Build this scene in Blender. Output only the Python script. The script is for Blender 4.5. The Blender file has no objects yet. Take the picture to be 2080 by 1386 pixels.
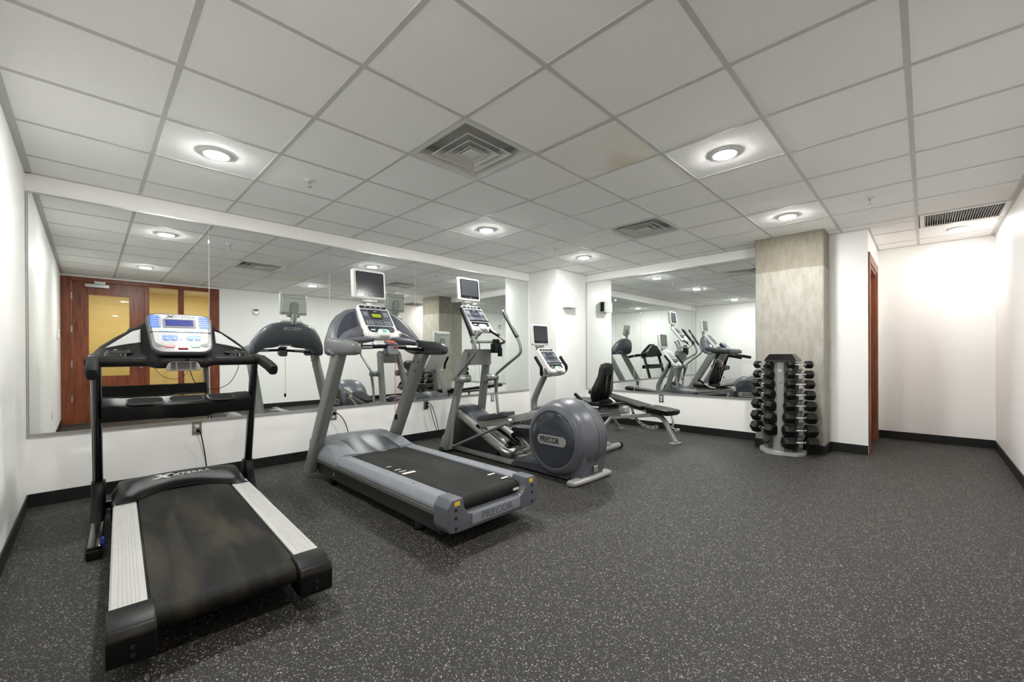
import bpy, bmesh, math, random
from mathutils import Vector, Matrix
random.seed(4)
S = bpy.context.scene
COL = S.collection
PI = math.pi

# ------------------------------------------------------------------ camera
cam_d = bpy.data.cameras.new('camera')
cam_d.sensor_width = 36.0
cam_d.sensor_fit = 'HORIZONTAL'
cam_d.lens = 848.6859 / 2080 * 36.0
cam_d.shift_x = (1040 - 1043.0062) / 2080
cam_d.shift_y = (722.8078 - 693) / 2080
cam_d.clip_start = 0.02
cam = bpy.data.objects.new('camera', cam_d)
COL.objects.link(cam)
_yaw, _pit, _rol = 0.7781, -0.0018, -0.0046
_fw = Vector((math.cos(_yaw), math.sin(_yaw), 0)); _rt = Vector((math.sin(_yaw), -math.cos(_yaw), 0)); _up = Vector((0, 0, 1))
_F = _fw * math.cos(_pit) + _up * math.sin(_pit)
_U = _up * math.cos(_pit) - _fw * math.sin(_pit)
_R = _rt * math.cos(_rol) + _U * math.sin(_rol)
_U2 = _U * math.cos(_rol) - _rt * math.sin(_rol)
m = Matrix.Identity(4)
for i in range(3):
    m[i][0] = _R[i]; m[i][1] = _U2[i]; m[i][2] = -_F[i]
m[0][3], m[1][3], m[2][3] = 0.0, 0.0, 1.117
cam.matrix_world = m
S.camera = cam

# ------------------------------------------------------------------ world, exposure
w = bpy.data.worlds.new('world'); S.world = w
w.use_nodes = True
w.node_tree.nodes['Background'].inputs[0].default_value = (0.8, 0.8, 0.8, 1)
w.node_tree.nodes['Background'].inputs[1].default_value = 0.0
S.view_settings.view_transform = 'Standard'
S.view_settings.look = 'None'
S.view_settings.gamma = 1.0
S.view_settings.use_curve_mapping = False
S.view_settings.exposure = 3.42
LAMP = 60.0           # radiance of the downlight lenses
S.cycles.max_bounces = 14
S.cycles.diffuse_bounces = 9
S.cycles.glossy_bounces = 7
S.cycles.transmission_bounces = 8
S.cycles.sample_clamp_indirect = 8.0

# ------------------------------------------------------------------ room dimensions
CZ = 2.485            # ceiling
XL, XF, XA = -0.33, 6.0, 7.37
YB, YR, YD = 4.73, -0.58, 0.4476
PX, PY = 5.179, 4.153  # boxed corner
TILE = 0.6096
GX0, GY0 = 0.9134, 1.886

# ------------------------------------------------------------------ materials
MATS = {}
def srgb(r, g, b):
    f = lambda c: (c / 255 / 12.92) if c / 255 <= 0.04045 else ((c / 255 + 0.055) / 1.055) ** 2.4
    return (f(r), f(g), f(b), 1)
def mat(name, col, rough=0.5, metal=0.0, var=0.0, vscale=8.0, bump=0.0, bscale=200.0, spec=0.5, coat=0.0, emit=None, estr=0.0, stretch=None):
    if name in MATS: return MATS[name]
    M = bpy.data.materials.new(name); M.use_nodes = True
    nt = M.node_tree; b = nt.nodes['Principled BSDF']
    c = srgb(*col) if len(col) == 3 else col
    b.inputs['Base Color'].default_value = c
    b.inputs['Roughness'].default_value = rough
    b.inputs['Metallic'].default_value = metal
    b.inputs['Specular IOR Level'].default_value = spec
    if coat: b.inputs['Coat Weight'].default_value = coat; b.inputs['Coat Roughness'].default_value = 0.1
    if emit:
        b.inputs['Emission Color'].default_value = srgb(*emit); b.inputs['Emission Strength'].default_value = estr
    if var or bump:
        tc = nt.nodes.new('ShaderNodeTexCoord')
        mp = nt.nodes.new('ShaderNodeMapping')
        if stretch: mp.inputs['Scale'].default_value = stretch
        nt.links.new(tc.outputs['Object'], mp.inputs['Vector'])
    if var:
        n = nt.nodes.new('ShaderNodeTexNoise'); n.inputs['Scale'].default_value = vscale; n.inputs['Detail'].default_value = 5
        nt.links.new(mp.outputs[0], n.inputs['Vector'])
        r = nt.nodes.new('ShaderNodeValToRGB')
        r.color_ramp.elements[0].position = 0.3; r.color_ramp.elements[1].position = 0.7
        r.color_ramp.elements[0].color = tuple(c[i] * (1 - var) for i in range(3)) + (1,)
        r.color_ramp.elements[1].color = tuple(min(1, c[i] * (1 + var)) for i in range(3)) + (1,)
        nt.links.new(n.outputs['Fac'], r.inputs[0]); nt.links.new(r.outputs[0], b.inputs['Base Color'])
    if bump:
        n2 = nt.nodes.new('ShaderNodeTexNoise'); n2.inputs['Scale'].default_value = bscale; n2.inputs['Detail'].default_value = 3
        nt.links.new(mp.outputs[0], n2.inputs['Vector'])
        bp = nt.nodes.new('ShaderNodeBump'); bp.inputs['Strength'].default_value = bump; bp.inputs['Distance'].default_value = 0.002
        nt.links.new(n2.outputs['Fac'], bp.inputs['Height']); nt.links.new(bp.outputs[0], b.inputs['Normal'])
    MATS[name] = M
    return M

WALL = mat('wall_paint', (247, 247, 244), 0.45, var=0.015, vscale=1.2, bump=0.05, bscale=120)
PILLARP = WALL
TILEM = mat('ceiling_tile', (250, 250, 248), 0.95, var=0.012, vscale=60, bump=0.05, bscale=420, spec=0.1)
TEE = mat('ceiling_tee', (200, 200, 196), 0.5, var=0.01)
BASEB = mat('baseboard_rubber', (11, 11, 11), 0.5, var=0.1, vscale=6)
MIRROR = mat('mirror_glass', (0.84, 0.875, 0.855, 1), 0.0, metal=1.0)
ALU = mat('aluminium', (196, 197, 195), 0.3, metal=0.85, var=0.03, vscale=30)
STEEL = mat('brushed_steel', (178, 178, 175), 0.3, metal=0.9, var=0.06, vscale=40)
CHROME = mat('chrome', (215, 215, 215), 0.12, metal=1.0, var=0.02)
BLACKP = mat('black_plastic', (7, 7, 7), 0.42, var=0.12, vscale=10, bump=0.06, bscale=500, spec=0.3)
BLACKG = mat('black_gloss', (4, 4, 4), 0.2, var=0.1, vscale=6, coat=0.3)
DARKG = mat('dark_grey_plastic', (38, 39, 41), 0.45, var=0.06, vscale=12)
RUBBER = mat('black_rubber', (6, 6, 6), 0.7, var=0.1, vscale=20, bump=0.15, bscale=300, spec=0.25)
GRIP = mat('foam_grip', (7, 7, 7), 0.65, var=0.1, vscale=40, bump=0.2, bscale=400, spec=0.25)
WHITEP = mat('white_plastic', (214, 215, 212), 0.35, var=0.015, vscale=8)
WHITEA = mat('ribbed_white_rail', (192, 192, 188), 0.4, metal=0.15, var=0.03, vscale=20)
SLATE = mat('slate_grey_plastic', (88, 91, 97), 0.36, var=0.05, vscale=7)
SLATED = mat('dark_slate_plastic', (58, 61, 67), 0.34, var=0.05, vscale=7)
RAILG = mat('blue_grey_rail', (130, 134, 140), 0.4, var=0.05, vscale=14)
POSTG = mat('silver_grey_post', (128, 130, 128), 0.42, metal=0.25, var=0.03, vscale=10)
SILV = mat('light_silver_paint', (164, 164, 160), 0.38, metal=0.3, var=0.05, vscale=12)
FRAMED = mat('dark_frame_paint', (46, 46, 45), 0.5, var=0.08, vscale=10)
SCREEN = mat('tv_screen', (58, 61, 64), 0.12, var=0.03, vscale=3, coat=0.4)
OVERL = mat('console_overlay', (72, 76, 84), 0.35, var=0.03, vscale=20)
OVERD = mat('console_overlay_dark', (36, 37, 43), 0.3, var=0.03, vscale=20)
KEYS = mat('console_key_print', (172, 182, 188), 0.5, var=0.03)
BLUE = mat('blue_overlay', (18, 84, 168), 0.4, var=0.03, vscale=20)
BLUED = mat('blue_lcd', (28, 38, 104), 0.2, var=0.15, vscale=14)
BLUEP = mat('blue_pedal', (30, 62, 160), 0.4, var=0.05)
LBLUE = mat('pale_blue_key', (120, 146, 182), 0.35, var=0.03)
RED = mat('red_key', (160, 34, 32), 0.4, var=0.04)
GREEN = mat('green_key', (28, 140, 78), 0.4, var=0.04)
TEAL = mat('green_print', (70, 200, 170), 0.4, var=0.04)
LCDG = mat('green_lcd', (150, 170, 40), 0.3, var=0.05)
ORANGE = mat('orange_cord', (205, 80, 55), 0.5, var=0.05)
YELLOW = mat('yellow_sticker', (214, 190, 50), 0.5, var=0.05)
PAD = mat('black_vinyl', (7, 7, 7), 0.36, var=0.1, vscale=14, bump=0.12, bscale=350, spec=0.35)
HEXB = mat('black_rubber_hex', (9, 9, 9), 0.5, var=0.12, vscale=25, bump=0.08, bscale=250, spec=0.3)
PAPER = mat('white_mark', (222, 218, 208), 0.6, var=0.03)
LENS = mat('lamp_lens', (255, 255, 252), 0.4, emit=(255, 254, 252), estr=LAMP)
LENS_DIM = mat('lamp_lens_dim', (255, 255, 252), 0.4, emit=(255, 254, 252), estr=LAMP * 0.38)
FACEW = mat('face_sheet_white', (156, 158, 158), 0.5, var=0.02, vscale=10, spec=0.25)
PRINTG = mat('grey_print', (96, 100, 108), 0.5, var=0.03)
HOLE = mat('recess_shade', (12, 12, 12), 0.8, var=0.05)  # near-black colour stands in for shade inside holes, slots and wells
GRILLE = mat('grille_grey', (150, 150, 147), 0.5, var=0.03)
CREAMY = mat('corridor_paint', (212, 186, 112), 0.6, var=0.02, vscale=2)
WOODM = None

def wood(name='cherry_wood', c0=(92, 40, 20), c1=(146, 76, 42)):
    M = bpy.data.materials.new(name); M.use_nodes = True
    nt = M.node_tree; b = nt.nodes['Principled BSDF']
    tc = nt.nodes.new('ShaderNodeTexCoord'); mp = nt.nodes.new('ShaderNodeMapping'); mp.inputs['Scale'].default_value = (9, 9, 0.9)
    n = nt.nodes.new('ShaderNodeTexNoise'); n.inputs['Scale'].default_value = 3.2; n.inputs['Detail'].default_value = 8; n.inputs['Distortion'].default_value = 0.6
    r = nt.nodes.new('ShaderNodeValToRGB')
    r.color_ramp.elements[0].position = 0.3; r.color_ramp.elements[1].position = 0.75
    r.color_ramp.elements[0].color = srgb(*c0); r.color_ramp.elements[1].color = srgb(*c1)
    nt.links.new(tc.outputs['Object'], mp.inputs[0]); nt.links.new(mp.outputs[0], n.inputs['Vector'])
    nt.links.new(n.outputs['Fac'], r.inputs[0]); nt.links.new(r.outputs[0], b.inputs['Base Color'])
    b.inputs['Roughness'].default_value = 0.38
    return M
WOOD = wood()
WOOD_LIT = wood('lit_cherry_wood', (118, 66, 42), (160, 100, 68))  # same cherry wood, brightened to paint in the light on the alcove door

def floor_mat():
    M = bpy.data.materials.new('speckled_rubber_floor'); M.use_nodes = True
    nt = M.node_tree; b = nt.nodes['Principled BSDF']; L = nt.links
    tc = nt.nodes.new('ShaderNodeTexCoord')
    base = nt.nodes.new('ShaderNodeTexNoise'); base.inputs['Scale'].default_value = 180; base.inputs['Detail'].default_value = 3
    L.new(tc.outputs['Object'], base.inputs['Vector'])
    br = nt.nodes.new('ShaderNodeValToRGB')
    br.color_ramp.elements[0].position = 0.35; br.color_ramp.elements[1].position = 0.7
    br.color_ramp.elements[0].color = srgb(20, 20, 18); br.color_ramp.elements[1].color = srgb(34, 33, 30)
    L.new(base.outputs['Fac'], br.inputs[0])
    cur = br.outputs[0]
    def flecks(scale, thr, lo, hi, off, rnd):
        nonlocal cur
        mp = nt.nodes.new('ShaderNodeMapping'); mp.inputs['Location'].default_value = (off, off * 1.7, 0.37)
        wn = nt.nodes.new('ShaderNodeTexNoise'); wn.inputs['Scale'].default_value = 90; wn.inputs['Detail'].default_value = 1
        L.new(tc.outputs['Object'], wn.inputs['Vector'])
        mx = nt.nodes.new('ShaderNodeMix'); mx.data_type = 'VECTOR'; mx.inputs['Factor'].default_value = 0.012
        L.new(tc.outputs['Object'], mx.inputs[4]); L.new(wn.outputs['Color'], mx.inputs[5])
        L.new(mx.outputs[1], mp.inputs[0])
        v = nt.nodes.new('ShaderNodeTexVoronoi'); v.inputs['Scale'].default_value = scale; v.inputs['Randomness'].default_value = 1
        L.new(mp.outputs[0], v.inputs['Vector'])
        # only a share of the cells carries a fleck; its size differs
        sep = nt.nodes.new('ShaderNodeSeparateColor'); L.new(v.outputs['Color'], sep.inputs[0])
        g = nt.nodes.new('ShaderNodeMath'); g.operation = 'GREATER_THAN'; g.inputs[1].default_value = thr
        L.new(sep.outputs[0], g.inputs[0])
        rad = nt.nodes.new('ShaderNodeMapRange'); rad.inputs[3].default_value = lo; rad.inputs[4].default_value = hi
        L.new(sep.outputs[1], rad.inputs[0])
        ls = nt.nodes.new('ShaderNodeMath'); ls.operation = 'LESS_THAN'
        L.new(v.outputs['Distance'], ls.inputs[0]); L.new(rad.outputs[0], ls.inputs[1])
        mu = nt.nodes.new('ShaderNodeMath'); mu.operation = 'MULTIPLY'
        L.new(g.outputs[0], mu.inputs[0]); L.new(ls.outputs[0], mu.inputs[1])
        cr = nt.nodes.new('ShaderNodeValToRGB')
        cr.color_ramp.elements[0].color = srgb(*rnd[0]); cr.color_ramp.elements[1].color = srgb(*rnd[1])
        e = cr.color_ramp.elements.new(0.5); e.color = srgb(*rnd[2])
        L.new(sep.outputs[2], cr.inputs[0])
        mix = nt.nodes.new('ShaderNodeMix'); mix.data_type = 'RGBA'
        L.new(mu.outputs[0], mix.inputs[0]); L.new(cur, mix.inputs[6]); L.new(cr.outputs[0], mix.inputs[7])
        cur = mix.outputs[2]
    flecks(130, 0.60, 0.18, 0.42, 0.0, [(112, 110, 104), (165, 163, 155), (146, 134, 120)])
    flecks(210, 0.55, 0.15, 0.42, 3.1, [(84, 83, 80), (150, 149, 142), (120, 118, 112)])
    L.new(cur, b.inputs['Base Color'])
    b.inputs['Roughness'].default_value = 0.62
    b.inputs['Specular IOR Level'].default_value = 0.45
    bp = nt.nodes.new('ShaderNodeBump'); bp.inputs['Strength'].default_value = 0.25; bp.inputs['Distance'].default_value = 0.002
    L.new(base.outputs['Fac'], bp.inputs['Height']); L.new(bp.outputs[0], b.inputs['Normal'])
    return M
FLOOR = floor_mat()

def concrete_mat():
    M = bpy.data.materials.new('raw_concrete'); M.use_nodes = True
    nt = M.node_tree; b = nt.nodes['Principled BSDF']; L = nt.links
    tc = nt.nodes.new('ShaderNodeTexCoord')
    mp = nt.nodes.new('ShaderNodeMapping'); mp.inputs['Scale'].default_value = (7, 7, 2.2)
    L.new(tc.outputs['Object'], mp.inputs[0])
    n = nt.nodes.new('ShaderNodeTexNoise'); n.inputs['Scale'].default_value = 2.6; n.inputs['Detail'].default_value = 12; n.inputs['Roughness'].default_value = 0.65
    L.new(mp.outputs[0], n.inputs['Vector'])
    r = nt.nodes.new('ShaderNodeValToRGB')
    r.color_ramp.elements[0].position = 0.28; r.color_ramp.elements[1].position = 0.68
    r.color_ramp.elements[0].color = srgb(150, 146, 135); r.color_ramp.elements[1].color = srgb(176, 173, 163)
    L.new(n.outputs['Fac'], r.inputs[0])
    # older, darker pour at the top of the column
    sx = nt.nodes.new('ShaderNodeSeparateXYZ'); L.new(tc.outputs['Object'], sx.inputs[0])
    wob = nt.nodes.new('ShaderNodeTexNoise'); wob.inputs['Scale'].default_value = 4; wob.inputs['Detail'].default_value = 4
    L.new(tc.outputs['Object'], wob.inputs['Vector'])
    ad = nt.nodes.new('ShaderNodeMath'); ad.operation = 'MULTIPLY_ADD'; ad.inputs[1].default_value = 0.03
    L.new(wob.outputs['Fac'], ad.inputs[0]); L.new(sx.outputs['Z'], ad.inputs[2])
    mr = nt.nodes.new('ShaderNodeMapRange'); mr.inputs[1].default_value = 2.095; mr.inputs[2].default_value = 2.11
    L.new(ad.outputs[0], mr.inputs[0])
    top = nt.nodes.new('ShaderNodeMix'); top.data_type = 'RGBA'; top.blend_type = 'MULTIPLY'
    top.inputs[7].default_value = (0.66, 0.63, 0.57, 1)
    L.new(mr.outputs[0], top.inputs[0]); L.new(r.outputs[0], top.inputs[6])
    # pits
    v = nt.nodes.new('ShaderNodeTexVoronoi'); v.inputs['Scale'].default_value = 16
    L.new(tc.outputs['Object'], v.inputs['Vector'])
    sc = nt.nodes.new('ShaderNodeSeparateColor'); L.new(v.outputs['Color'], sc.inputs[0])
    rr = nt.nodes.new('ShaderNodeMapRange'); rr.inputs[1].default_value = 0.75; rr.inputs[2].default_value = 1.0; rr.inputs[3].default_value = 0.0; rr.inputs[4].default_value = 0.13
    L.new(sc.outputs[0], rr.inputs[0])
    lt = nt.nodes.new('ShaderNodeMath'); lt.operation = 'LESS_THAN'; L.new(v.outputs['Distance'], lt.inputs[0]); L.new(rr.outputs[0], lt.inputs[1])
    mx = nt.nodes.new('ShaderNodeMix'); mx.data_type = 'RGBA'; mx.inputs[7].default_value = srgb(118, 110, 98)
    L.new(lt.outputs[0], mx.inputs[0]); L.new(top.outputs[2], mx.inputs[6])
    L.new(mx.outputs[2], b.inputs['Base Color'])
    b.inputs['Roughness'].default_value = 0.8
    bp = nt.nodes.new('ShaderNodeBump'); bp.inputs['Strength'].default_value = 0.3; bp.inputs['Distance'].default_value = 0.004
    L.new(n.outputs['Fac'], bp.inputs['Height']); L.new(bp.outputs[0], b.inputs['Normal'])
    return M
CONC = concrete_mat()

def belt_mat(name, base, wear, amt, sx):
    M = bpy.data.materials.new(name); M.use_nodes = True
    nt = M.node_tree; b = nt.nodes['Principled BSDF']; L = nt.links
    tc = nt.nodes.new('ShaderNodeTexCoord'); mp = nt.nodes.new('ShaderNodeMapping'); mp.inputs['Scale'].default_value = (sx, 0.8, 1)
    L.new(tc.outputs['Object'], mp.inputs[0])
    n = nt.nodes.new('ShaderNodeTexNoise'); n.inputs['Scale'].default_value = 1.6; n.inputs['Detail'].default_value = 6; n.inputs['Distortion'].default_value = 0.5
    L.new(mp.outputs[0], n.inputs['Vector'])
    r = nt.nodes.new('ShaderNodeValToRGB')
    r.color_ramp.elements[0].position = 0.45; r.color_ramp.elements[1].position = amt
    r.color_ramp.elements[0].color = srgb(*base); r.color_ramp.elements[1].color = srgb(*wear)
    L.new(n.outputs['Fac'], r.inputs[0]); L.new(r.outputs[0], b.inputs['Base Color'])
    b.inputs['Roughness'].default_value = 0.62
    b.inputs['Specular IOR Level'].default_value = 0.22
    n2 = nt.nodes.new('ShaderNodeTexNoise'); n2.inputs['Scale'].default_value = 500
    L.new(tc.outputs['Object'], n2.inputs['Vector'])
    bp = nt.nodes.new('ShaderNodeBump'); bp.inputs['Strength'].default_value = 0.15; bp.inputs['Distance'].default_value = 0.001
    L.new(n2.outputs['Fac'], bp.inputs['Height']); L.new(bp.outputs[0], b.inputs['Normal'])
    return M
BELT1 = belt_mat('worn_black_belt', (12, 12, 11), (60, 55, 41), 0.74, 4.0)
BELT2 = belt_mat('scuffed_black_belt', (19, 18, 17), (42, 40, 36), 0.72, 2.5)

def stain_mat():
    M = bpy.data.materials.new('stained_ceiling_tile'); M.use_nodes = True
    nt = M.node_tree; b = nt.nodes['Principled BSDF']; L = nt.links
    tc = nt.nodes.new('ShaderNodeTexCoord')
    n = nt.nodes.new('ShaderNodeTexNoise'); n.inputs['Scale'].default_value = 5; n.inputs['Detail'].default_value = 7
    L.new(tc.outputs['Object'], n.inputs['Vector'])
    sx = nt.nodes.new('ShaderNodeSeparateXYZ'); L.new(tc.outputs['Object'], sx.inputs[0])
    # brown patch near the corner (object space: +x, -y) and an edge line
    def blob(cx, cy, rad, soft):
        d = nt.nodes.new('ShaderNodeVectorMath'); d.operation = 'DISTANCE'; d.inputs[1].default_value = (cx, cy, 0)
        L.new(tc.outputs['Object'], d.inputs[0])
        a = nt.nodes.new('ShaderNodeMath'); a.operation = 'MULTIPLY_ADD'; a.inputs[1].default_value = -0.35
        L.new(n.outputs['Fac'], a.inputs[0]); L.new(d.outputs['Value'], a.inputs[2])
        mr = nt.nodes.new('ShaderNodeMapRange'); mr.inputs[1].default_value = rad - 0.17; mr.inputs[2].default_value = rad - 0.17 - soft
        L.new(a.outputs[0], mr.inputs[0]); return mr.outputs[0]
    p1 = blob(0.22, -0.02, 0.17, 0.2)
    p0 = blob(0.1, -0.25, 0.36, 0.3)
    m1 = nt.nodes.new('ShaderNodeMix'); m1.data_type = 'RGBA'; m1.inputs[6].default_value = srgb(248, 247, 242); m1.inputs[7].default_value = srgb(248, 243, 230)
    L.new(p0, m1.inputs[0])
    m2 = nt.nodes.new('ShaderNodeMix'); m2.data_type = 'RGBA'; m2.inputs[7].default_value = srgb(230, 221, 200)
    L.new(p1, m2.inputs[0]); L.new(m1.outputs[2], m2.inputs[6])
    # rust line along the -x edge
    ml = nt.nodes.new('ShaderNodeMapRange'); ml.inputs[1].default_value = -0.272; ml.inputs[2].default_value = -0.288
    L.new(sx.outputs['X'], ml.inputs[0])
    m3 = nt.nodes.new('ShaderNodeMix'); m3.data_type = 'RGBA'; m3.inputs[7].default_value = srgb(196, 168, 130)
    L.new(ml.outputs[0], m3.inputs[0]); L.new(m2.outputs[2], m3.inputs[6])
    L.new(m3.outputs[2], b.inputs['Base Color']); b.inputs['Roughness'].default_value = 0.95
    return M
STAIN = stain_mat()

def glass_mat():
    M = bpy.data.materials.new('clear_glass'); M.use_nodes = True
    b = M.node_tree.nodes['Principled BSDF']
    b.inputs['Base Color'].default_value = (0.97, 0.97, 0.96, 1)
    b.inputs['Roughness'].default_value = 0.0; b.inputs['Transmission Weight'].default_value = 1.0; b.inputs['IOR'].default_value = 1.45
    return M
GLASS = glass_mat()

# ------------------------------------------------------------------ mesh helpers
def V(*a): return Vector(a)
class MB:
    def __init__(s): s.v = []; s.f = []
    def add(s, vs, fs, M=None):
        o = len(s.v)
        for p in vs:
            p = Vector(p)
            s.v.append(tuple(M @ p if M else p))
        s.f += [tuple(i + o for i in f) for f in fs]
        return s
    def bm(s, bm, M=None):
        bm.verts.ensure_lookup_table(); bm.verts.index_update()
        return s.add([v.co.copy() for v in bm.verts], [[v.index for v in f.verts] for f in bm.faces], M)
    def _bev(s, vs, fs, bev, seg, M):
        b = bmesh.new()
        bv = [b.verts.new(p) for p in vs]
        for f in fs:
            try: b.faces.new([bv[i] for i in f])
            except ValueError: pass
        bmesh.ops.recalc_face_normals(b, faces=b.faces)
        if bev:
            ed = [e for e in b.edges if len(e.link_faces) == 2 and e.calc_face_angle(0) > 0.35]
            bmesh.ops.bevel(b, geom=ed, offset=bev, segments=seg, profile=0.6, affect='EDGES', clamp_overlap=True)
        s.bm(b, M); b.free(); return s
    def box(s, x0, x1, y0, y1, z0, z1, bev=0.0, seg=2, M=None):
        vs = [(x, y, z) for x in (x0, x1) for y in (y0, y1) for z in (z0, z1)]
        fs = [(0, 1, 3, 2), (4, 6, 7, 5), (0, 4, 5, 1), (2, 3, 7, 6), (0, 2, 6, 4), (1, 5, 7, 3)]
        return s._bev(vs, fs, bev, seg, M) if bev else s.add(vs, fs, M)
    def prism(s, poly, axis, a, b, bev=0.0, seg=2, M=None):
        n = len(poly)
        def pt(p, t):
            return {'x': (t, p[0], p[1]), 'y': (p[0], t, p[1]), 'z': (p[0], p[1], t)}[axis]
        vs = [pt(p, a) for p in poly] + [pt(p, b) for p in poly]
        fs = [tuple(range(n)), tuple(range(2 * n - 1, n - 1, -1))] + [(i, (i + 1) % n, n + (i + 1) % n, n + i) for i in range(n)]
        return s._bev(vs, fs, bev, seg, M)
    def loft(s, rings, caps=True, closed=False, M=None):
        n = len(rings[0]); vs = [p for r in rings for p in r]; fs = []
        k = len(rings)
        for j in range(k if closed else k - 1):
            a, b = j * n, ((j + 1) % k) * n
            fs += [(a + i, a + (i + 1) % n, b + (i + 1) % n, b + i) for i in range(n)]
        if caps and not closed:
            fs += [tuple(range(n - 1, -1, -1)), tuple((k - 1) * n + i for i in range(n))]
        return s.add(vs, fs, M)
    def sweep(s, pts, prof, up=(0, 0, 1), M=None, scale=None):
        """carry a closed 2-D profile along pts; prof x = side, y = up"""
        pts = [Vector(p) for p in pts]; rings = []
        up = Vector(up)
        for i, p in enumerate(pts):
            t = (pts[min(i + 1, len(pts) - 1)] - pts[max(i - 1, 0)]).normalized()
            sd = t.cross(up)
            if sd.length < 1e-4: sd = t.cross(Vector((0.3, 1, 0.1)))
            sd.normalize(); u2 = sd.cross(t).normalized()
            k = scale[i] if scale else 1.0
            rings.append([p + sd * (q[0] * k) + u2 * (q[1] * k) for q in prof])
        return s.loft(rings, M=M)
    def tube(s, pts, r, n=12, M=None, smooth=0):
        pts = [Vector(p) for p in pts]
        if smooth: pts = catmull(pts, smooth)
        rs = r if isinstance(r, (list, tuple)) else [r] * len(pts)
        if len(rs) != len(pts):
            k = len(rs); rs = [rs[0] + (rs[-1] - rs[0]) * i / (len(pts) - 1) for i in range(len(pts))] if k == 2 else [rs[min(k - 1, round(i * (k - 1) / (len(pts) - 1)))] for i in range(len(pts))]
        rings = []; nrm = None
        for i, p in enumerate(pts):
            t = (pts[min(i + 1, len(pts) - 1)] - pts[max(i - 1, 0)]).normalized()
            if nrm is None:
                nrm = t.orthogonal().normalized()
            else:
                nrm = (nrm - t * nrm.dot(t)); nrm = nrm.normalized() if nrm.length > 1e-5 else t.orthogonal().normalized()
            b = t.cross(nrm)
            rings.append([p + (nrm * math.cos(2 * PI * j / n) + b * math.sin(2 * PI * j / n)) * rs[i] for j in range(n)])
        return s.loft(rings, M=M)
    def cyl(s, p0, p1, r0, r1=None, n=20, M=None):
        return s.tube([p0, p1], [r0, r0 if r1 is None else r1], n=n, M=M)
    def lathe(s, prof, O, ax, n=32, M=None, caps=True):
        """prof = [(radius, height along ax)]"""
        O = Vector(O); ax = Vector(ax).normalized(); e = ax.orthogonal().normalized(); g = ax.cross(e)
        rings = [[O + ax * h + (e * math.cos(2 * PI * j / n) + g * math.sin(2 * PI * j / n)) * max(r, 1e-4) for j in range(n)] for r, h in prof]
        return s.loft(rings, caps=caps, M=M)
    def plate(s, O, ex, ey, w, h, t, r=0.0, bev=0.0, seg=4, M=None, taper=1.0):
        """rounded rectangle, centre O, thickness t towards ex x ey; taper scales the bottom width"""
        O = Vector(O); ex = Vector(ex).normalized(); ey = Vector(ey).normalized(); nz = ex.cross(ey)
        out = rrect(w, h, r, seg)
        out = [(x * (1 + (taper - 1) * (0.5 - y / h)), y) for x, y in out]
        n = len(out)
        def ring(k, z): return [O + ex * (x * (1 - 2 * k / w)) + ey * (y * (1 - 2 * k / h)) + nz * z for x, y in out]
        rings = [ring(0, 0), ring(0, t)] if not bev else [ring(bev, 0), ring(0, bev), ring(0, t - bev), ring(bev, t)]
        return s.loft(rings, M=M)
    def obj(s, name, m, parent=None, ang=35):
        me = bpy.data.meshes.new(name)
        me.from_pydata(s.v, [], s.f); me.validate()
        b = bmesh.new(); b.from_mesh(me); bmesh.ops.recalc_face_normals(b, faces=b.faces); b.to_mesh(me); b.free()
        for p in me.polygons: p.use_smooth = True
        me.set_sharp_from_angle(angle=math.radians(ang))
        me.materials.append(m)
        o = bpy.data.objects.new(name, me); COL.objects.link(o)
        if parent: o.parent = parent
        return o
def rrect(w, h, r, seg=4):
    r = min(r, w / 2 - 1e-4, h / 2 - 1e-4)
    if r <= 0: return [(-w / 2, -h / 2), (w / 2, -h / 2), (w / 2, h / 2), (-w / 2, h / 2)]
    out = []
    for cx, cy, a0 in ((w / 2 - r, -h / 2 + r, -90), (w / 2 - r, h / 2 - r, 0), (-w / 2 + r, h / 2 - r, 90), (-w / 2 + r, -h / 2 + r, 180)):
        for k in range(seg + 1):
            a = math.radians(a0 + 90 * k / seg); out.append((cx + r * math.cos(a), cy + r * math.sin(a)))
    return out
def ell(a, b, n=16, p=2.0):
    o = []
    for k in range(n):
        t = 2 * PI * k / n; c, s_ = math.cos(t), math.sin(t)
        o.append((math.copysign(abs(c) ** (2 / p), c) * a, math.copysign(abs(s_) ** (2 / p), s_) * b))
    return o
def catmull(P, k):
    out = []
    for i in range(len(P) - 1):
        p0, p1, p2, p3 = P[max(i - 1, 0)], P[i], P[i + 1], P[min(i + 2, len(P) - 1)]
        for j in range(k):
            t = j / k
            out.append(0.5 * ((2 * p1) + (p2 - p0) * t + (2 * p0 - 5 * p1 + 4 * p2 - p3) * t * t + (3 * p1 - p0 - 3 * p2 + p3) * t ** 3))
    return out + [P[-1]]
def tag(o, label=None, cat=None, group=None, kind=None):
    if label: o['label'] = label
    if cat: o['category'] = cat
    if group: o['group'] = group
    if kind: o['kind'] = kind
    return o
def empty(name, loc, deg=0.0):
    e = bpy.data.objects.new(name, None); e.empty_display_size = 0.1; COL.objects.link(e)
    e.location = loc; e.rotation_euler = (0, 0, math.radians(deg)); return e
def struct(o): o['kind'] = 'structure'; return o
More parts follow.
